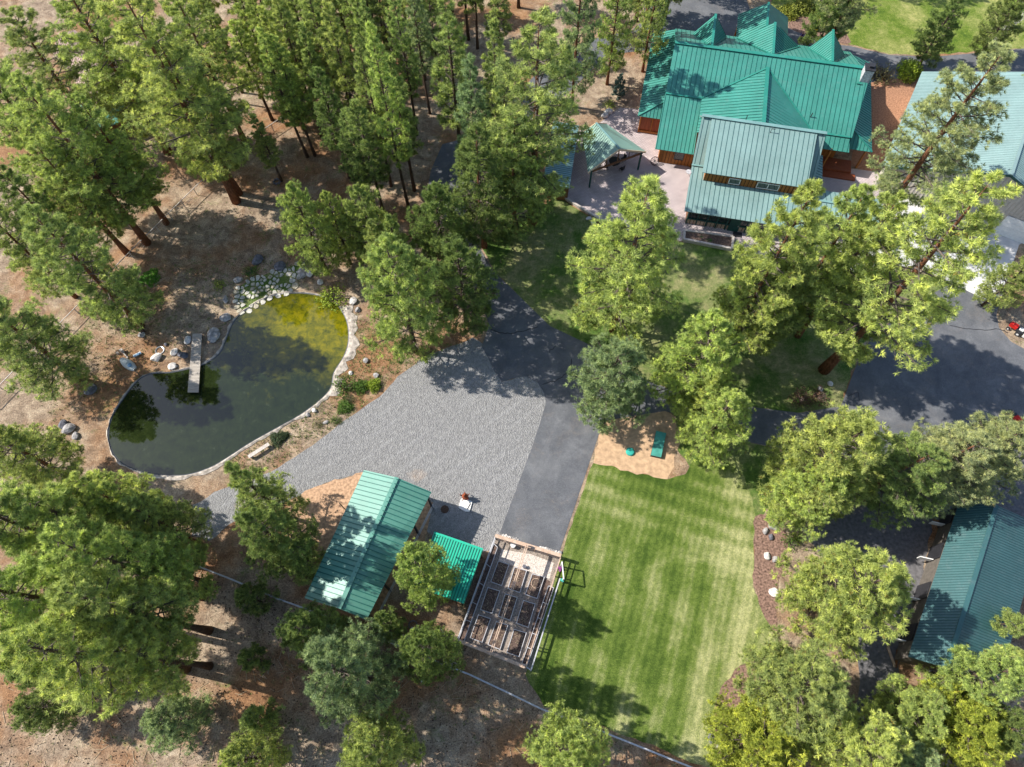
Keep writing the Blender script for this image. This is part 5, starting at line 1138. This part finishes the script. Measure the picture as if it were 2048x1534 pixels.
# ---------------------------------------------------------------- shrubs
def shrub_mesh(name, seed, n, leafsize, mats, stems=9, open_=.5):
    r = np.random.default_rng(seed); ph = r.uniform(0, 6.28, n); ct = r.uniform(-.1, 1, n); rad = r.uniform(open_, 1, n)
    lump = 1+.18*np.sin(ph*3+seed)+.12*np.sin(ph*5+ct*4)
    st_ = np.sqrt(np.clip(1-ct**2, 0, 1)); P = np.stack([st_*np.cos(ph)*rad*lump, st_*np.sin(ph)*rad*lump, np.clip(ct, 0, 1)*rad*.95+.08], 1)
    D = r.normal(0, 1, (n, 3)); D /= np.linalg.norm(D, axis=1)[:, None]; S = np.cross(D, r.normal(0, 1, (n, 3))); S /= np.linalg.norm(S, axis=1)[:, None]
    V = np.stack([P-S*leafsize*.5, P+S*leafsize*.5, P+D*leafsize*1.3], 1).reshape(-1, 3); tint = np.repeat(np.clip(r.normal(.5, .2, n), 0, 1), 3)
    me = bpy.data.meshes.new(name); mb = MB(); mb.v = [tuple(v) for v in V]; mb.f = [(3*i, 3*i+1, 3*i+2) for i in range(n)]; mb.m = [0]*n
    for k in range(stems):
        a = r.uniform(0, 6.28); e = r.uniform(.4, .9); mb.tube([(0, 0, 0), (math.cos(a)*.5*e, math.sin(a)*.5*e, .45), (math.cos(a)*e*.85, math.sin(a)*e*.85, .85)], [.03, .02, .008], 4, 1, False)
    o = mb.build(name, mats); me = o.data; bpy.data.objects.remove(o); at = me.attributes.new('tint', 'FLOAT', 'POINT'); tt = np.zeros(len(me.vertices), np.float32); tt[:len(tint)] = tint; at.data.foreach_set('value', tt); return me
LM = [M['leaves'], M['twig']]
SHR = dict(d=[shrub_mesh('shrub', s, 1500, .11, LM) for s in (1, 2)], s=[shrub_mesh('shrub', s, 420, .10, LM, 22, .35) for s in (3, 4)], c=[shrub_mesh('conifer', 6, 2200, .09, LM)])
def shrub(x, y, r_, hh, kind, col, label, grp=None, name='shrub'):
    me = SHR[kind][rt.randrange(len(SHR[kind]))]; o = bpy.data.objects.new(name, me); C.objects.link(o); o.location = G(x, y); o.scale = (r_, r_, hh); o.rotation_euler.z = rt.uniform(0, 6)
    o.color = (*col, 1); return tag(o, label, 'shrub', grp)
g1, g2, g3, g4 = (.30, .38, .05), (.12, .20, .04), (.22, .20, .10), (.17, .23, .17)
for a in [(1815, 150, 1.8, 2.2, 'd', g1, 'lime-green shrub left of the pale garage'), (1765, 160, 1.7, 2.3, 's', g3, 'thin leafless-looking shrub beside the chimney'), (1745, 150, 1.3, 2.0, 's', g3, 'twiggy shrub touching the chimney'),
          (1575, 28, 1.6, 1.4, 'd', (.30, .32, .06), 'yellowish shrub at the left end of the far shrub bed'), (1608, 18, 1.9, 1.5, 'd', (.26, .28, .06), 'yellow-green shrub at the top of the far shrub bed'), (1640, 22, 1.7, 1.4, 'd', (.30, .34, .06), 'yellow-green shrub, second from the top of the far shrub bed'),
          (1668, 45, 2.0, 1.6, 'd', (.14, .19, .06), 'dark green shrub at the right end of the far shrub bed'), (1655, 28, 1.4, 1.2, 'd', (.18, .22, .07), 'green shrub in the middle of the far shrub bed'), (1628, 60, .6, .5, 'd', (.65, .42, .03), 'small bright yellow flowering shrub near the walking person'), (1638, 60, .6, .5, 'd', g2, 'small green shrub beside the yellow flowering one'),
          (668, 600, 1.9, 1.3, 's', g1, 'yellow-green shrub leaning over the pond inlet'), (655, 590, 1.2, 1.0, 's', g1, 'thin shrub at the pond inlet, left of the yellow-green one'), (1580, 1085, 1.0, .9, 's', g2, 'loose green shrub beside the boulder trio'), (1590, 1075, .8, .8, 's', g1, 'small pale shrub behind the loose green one by the boulders'),
          (690, 775, 1.5, 1.3, 's', g2, 'tall loose shrub on the bank between pond and gravel'), (722, 775, .9, .7, 'd', g2, 'round green shrub on the bank, second from the gravel'), (748, 772, .9, .8, 'd', g1, 'bright shrub casting a shadow on the gravel edge'), (690, 815, .9, .6, 'd', g2, 'green shrub on the lower bank near the gravel'), (672, 842, .7, .5, 's', g2, 'low shrub on the lower bank'),
          (638, 850, .6, .4, 's', g3, 'low brown-green shrub near the gravel track'), (700, 800, .7, .6, 's', g3, 'brownish shrub between the bank shrubs'), (556, 878, .9, .5, 'd', (.07, .10, .05), 'dark low shrub beside the bench'), (570, 872, .5, .4, 'd', (.07, .10, .05), 'small dark shrub right of the bench shrub'),
          (1222, 105, .9, .6, 'd', g1, 'light green shrub at the foot of a pine above the patio'), (1234, 132, 1.0, .7, 's', g1, 'grassy yellow-green clump above the patio'), (1218, 210, 1.0, .4, 's', g1, 'low light shrub behind the pavilion'), (1265, 90, 1.6, 2.0, 's', g3, 'leafless tan shrub at the corner of the house'), (1250, 70, 1.4, 2.2, 's', g3, 'taller leafless shrub behind the house corner'),
          (1400, 478, .7, .4, 'd', (.05, .24, .03), 'bright green plant in the planter bed, left one'), (1418, 484, .7, .45, 'd', (.06, .28, .03), 'bright green plant in the planter bed, middle one'), (1432, 480, .5, .35, 'd', (.06, .28, .03), 'bright green plant in the planter bed, right one'),
          (440, 570, .9, .5, 's', g1, 'bright grassy clump left of the flagstones'), (503, 545, 1.1, .5, 's', (.09, .2, .03), 'green clump at the top of the flagstones'), (300, 556, 1.3, .15, 'd', (.10, .26, .02), 'flat bright green patch left of the pond'),
          (1600, 800, 1.4, 1.0, 's', (.16, .09, .07), 'reddish twiggy shrub at the bend of the side road, left one'), (1635, 795, 1.4, 1.0, 's', (.16, .09, .07), 'reddish twiggy shrub at the bend of the side road, right one')]: shrub(*a)
cone_me = CL['small'][2][0]
e = thing('spruce', 'small blue spruce beside the left side of the house', 'tree', G(1235, 195))
for n_, me in (('crown', cone_me[0]), ('trunk', cone_me[1])):
    o = bpy.data.objects.new(n_, me); C.objects.link(o); o.parent = e; o.scale = (.65, .65, .65); o.color = (.13, .2, .19, 1)
e = thing('spruce', 'blue spruce behind the rear left corner of the house', 'tree', G(1300, 82))
for n_, me in (('crown', cone_me[0]), ('trunk', cone_me[1])):
    o = bpy.data.objects.new(n_, me); C.objects.link(o); o.parent = e; o.scale = (.6, .6, .55); o.color = (.15, .22, .2, 1)
# bare white-barked trees
def bare_tree(p, H, seed, label, spread=.34):
    r = random.Random(seed); t = thing('bare_tree', label, 'tree', p); mb = MB(); tw = MB()
    def grow_(a, d, L, rad, lv, m):
        pts = [a]; rs = [rad]; c = a; 
        for i in range(4): d = (d+Vector([r.gauss(0, .09) for _ in range(3)])+Z*.05).normalized(); c = c+d*L/4; pts.append(c); rs.append(rad*(1-.2*(i+1)))
        m.tube(pts, rs, 6 if lv < 2 else 3, 0, False)
        if lv < 3:
            for k in range(7 if lv == 0 else 5):
                i = r.randint(1, 4); a2 = r.uniform(0, 6.28); s = Vector((math.cos(a2), math.sin(a2), 0)); grow_(pts[i], (d*.8+s*spread*2+Z*.3).normalized(), L*r.uniform(.35, .6), rs[i]*.5, lv+1, tw)
    for s in range(3):
        a2 = s*2.1+r.uniform(0, 1); mb2 = mb; grow_(p+Vector((math.cos(a2), math.sin(a2), 0))*.3, (Z+Vector((math.cos(a2), math.sin(a2), 0))*.14).normalized(), H*r.uniform(.8, 1), .09, 0, mb2)
    mb.build('trunk', M['whitebark'], t); tw.build('crown', M['whitebark'], t)
bare_tree(G(1990, 100), 9, 4, 'leafless white-barked tree by the road at the upper right')
bare_tree(G(1972, 112), 5, 8, 'smaller leafless clump left of the white-barked tree')
# the walking person
def person(p, rz, label):
    t = thing('person', label, 'person', p); R = Matrix.Rotation(rz, 3, 'Z')
    def skin(name, verts, edges, rad, mat, sub=1):
        me = bpy.data.meshes.new(name); me.from_pydata([tuple(R@Vector(v)) for v in verts], edges, []); o = bpy.data.objects.new(name, me); C.objects.link(o); o.parent = t
        m = o.modifiers.new('s', 'SKIN'); m.use_smooth_shade = True
        for sv_, rd in zip(me.skin_vertices[0].data, rad): sv_.radius = (rd, rd)
        me.skin_vertices[0].data[0].use_root = True; m2 = o.modifiers.new('d', 'SUBSURF'); m2.levels = sub; m2.render_levels = sub; me.materials.append(mat); return o
    V_ = [(0, 0, .95), (0, 0, 1.2), (0, 0, 1.42), (0, 0, 1.52), (0, .02, 1.64), (.1, 0, .9), (.13, .08, .5), (.12, -.02, .08), (.12, .14, .04), (-.1, 0, .9), (-.12, -.03, .5), (-.12, -.12, .08), (-.12, .03, .04),
          (.2, 0, 1.4), (.27, .06, 1.14), (.12, .24, 1.08), (.04, .28, 1.1), (-.2, 0, 1.4), (-.27, .06, 1.14), (-.12, .24, 1.08), (-.04, .28, 1.1)]
    E_ = [(0, 1), (1, 2), (2, 3), (3, 4), (0, 5), (5, 6), (6, 7), (7, 8), (0, 9), (9, 10), (10, 11), (11, 12), (2, 13), (13, 14), (14, 15), (15, 16), (2, 17), (17, 18), (18, 19), (19, 20)]
    r_ = [.13, .12, .13, .05, .1, .085, .06, .045, .04, .085, .06, .045, .04, .055, .045, .035, .035, .055, .045, .035, .035]
    skin('body', V_, E_, r_, M['skin'])
    skin('shirt', [V_[i] for i in (0, 1, 2, 13, 14, 15, 17, 18, 19)], [(0, 1), (1, 2), (2, 3), (3, 4), (4, 5), (2, 6), (6, 7), (7, 8)], [.15, .145, .15, .075, .065, .05, .075, .065, .05], M['purple'])
    skin('trousers', [V_[i] for i in (0, 5, 6, 7, 9, 10, 11)], [(0, 1), (1, 2), (2, 3), (0, 4), (4, 5), (5, 6)], [.15, .11, .085, .07, .11, .085, .07], M['navy'])
    skin('hair', [(0, -.03, 1.70), (0, -.08, 1.6), (0, -.1, 1.45)], [(0, 1), (1, 2)], [.1, .09, .06], M['hair'])
person(G(1599, 84), 2.6, 'person in purple top and dark trousers walking behind the house, hands together')

# ---------------------------------------------------------------- ground litter
def scatter(name, regions, n, fn, mats, seed):
    r = random.Random(seed); mb = MB(); tot = 0
    polys = [([G(x, y) for x, y in reg], wgt) for reg, wgt in regions]
    for poly, wgt in polys:
        xs = [p.x for p in poly]; ys = [p.y for p in poly]; m = int(n*wgt); k = 0; tries = 0
        while k < m and tries < m*20:
            tries += 1; p = Vector((r.uniform(min(xs), max(xs)), r.uniform(min(ys), max(ys)), 0))
            if not inside(p, poly): continue
            if inside(p, wp): continue
            fn(mb, p, r); k += 1
    o = mb.build(name, mats); o['kind'] = 'stuff'; return o
def tuft(mb, p, r):
    s = r.uniform(.10, .30); mi = r.choice([0, 0, 1])
    for k in range(7):
        a = r.uniform(0, 6.28); d = Vector((math.cos(a), math.sin(a), 0)); e_ = Vector((-d.y, d.x, 0))*.022; c = p+d*s*.25; mb.add([c-e_, c+e_, p+d*s*.9+Z*s*r.uniform(.6, 1.2)], [(0, 1, 2)], mi)
def cone_(mb, p, r):
    if r.random() < .22:
        a = r.uniform(0, 6.28); L = r.uniform(.25, 1.1); d = Vector((math.cos(a), math.sin(a), 0)); mb.beam(p+Z*.03, p+d*L+Z*.05, .03, .03, 1); return
    s = r.uniform(.035, .075); c = p+Z*s*.8; mb.add([c+Vector((s, 0, 0)), c+Vector((0, s, 0)), c-Vector((s, 0, 0)), c-Vector((0, s, 0)), c+Z*s, c-Z*s], [(0, 1, 4), (1, 2, 4), (2, 3, 4), (3, 0, 4), (1, 0, 5), (2, 1, 5), (3, 2, 5), (0, 3, 5)])
bank = [(700, 620), (830, 700), (930, 685), (800, 745), (700, 835), (560, 930), (470, 960), (460, 920), (600, 835), (690, 740), (715, 690)]
west = [(280, 520), (440, 520), (600, 500), (640, 560), (560, 600), (440, 660), (300, 740), (220, 800), (120, 860), (60, 780), (200, 620)]
wood = [(300, 0), (880, 0), (880, 280), (840, 420), (560, 480), (420, 500), (300, 480), (440, 380), (430, 150)]
low = [(0, 1300), (400, 1250), (560, 1230), (1040, 1400), (1380, 1540), (0, 1540)]
scatter('grass_tufts', [(bank, .40), (west, .28), (wood, .16), (low, .08), ([(1000, 430), (1200, 460), (1300, 700), (1200, 690), (1000, 540)], .08)], 3600, tuft, [simple('bank_grass', (.14, .19, .05), .9), simple('dry_bank_grass', (.36, .31, .15), .9)], 21)
scatter('pine_cones', [(low, .5), (wood, .25), (west, .1), ([(380, 1130), (700, 1240), (1000, 1300), (900, 1330), (600, 1300), (400, 1200)], .15)], 4200, cone_, [M['cone'], M['straw']], 22)
# sealed cracks in the asphalt
def ribbon(px, z, w_, r=None):
    r = random.Random(len(px)); P = []
    for (a, b), (c, d) in zip(px, px[1:]):
        for k in range(5): P.append(G(a+(c-a)*k/5+r.uniform(-1.5, 1.5), b+(d-b)*k/5+r.uniform(-1.5, 1.5), z))
    mb = MB()
    for i in range(len(P)-1):
        d = (P[i+1]-P[i]).normalized(); n_ = Vector((-d.y, d.x, 0))*w_; mb.quad(P[i]-n_, P[i+1]-n_, P[i+1]+n_, P[i]+n_)
    o = mb.build('asphalt_crack', M['crack']); o['kind'] = 'structure'
ribbon([(982, 660), (1010, 668), (1040, 663), (1085, 652)], .026, .045); ribbon([(1086, 770), (1125, 755), (1140, 735), (1144, 715)], .026, .04); ribbon([(970, 630), (1000, 628)], .026, .03)
ribbon([(1900, 652), (1950, 660), (2000, 658), (2020, 668)], .029, .04); ribbon([(1098, 704), (1115, 688)], .026, .035); ribbon([(1696, 792), (1715, 785), (1720, 805)], .029, .03)
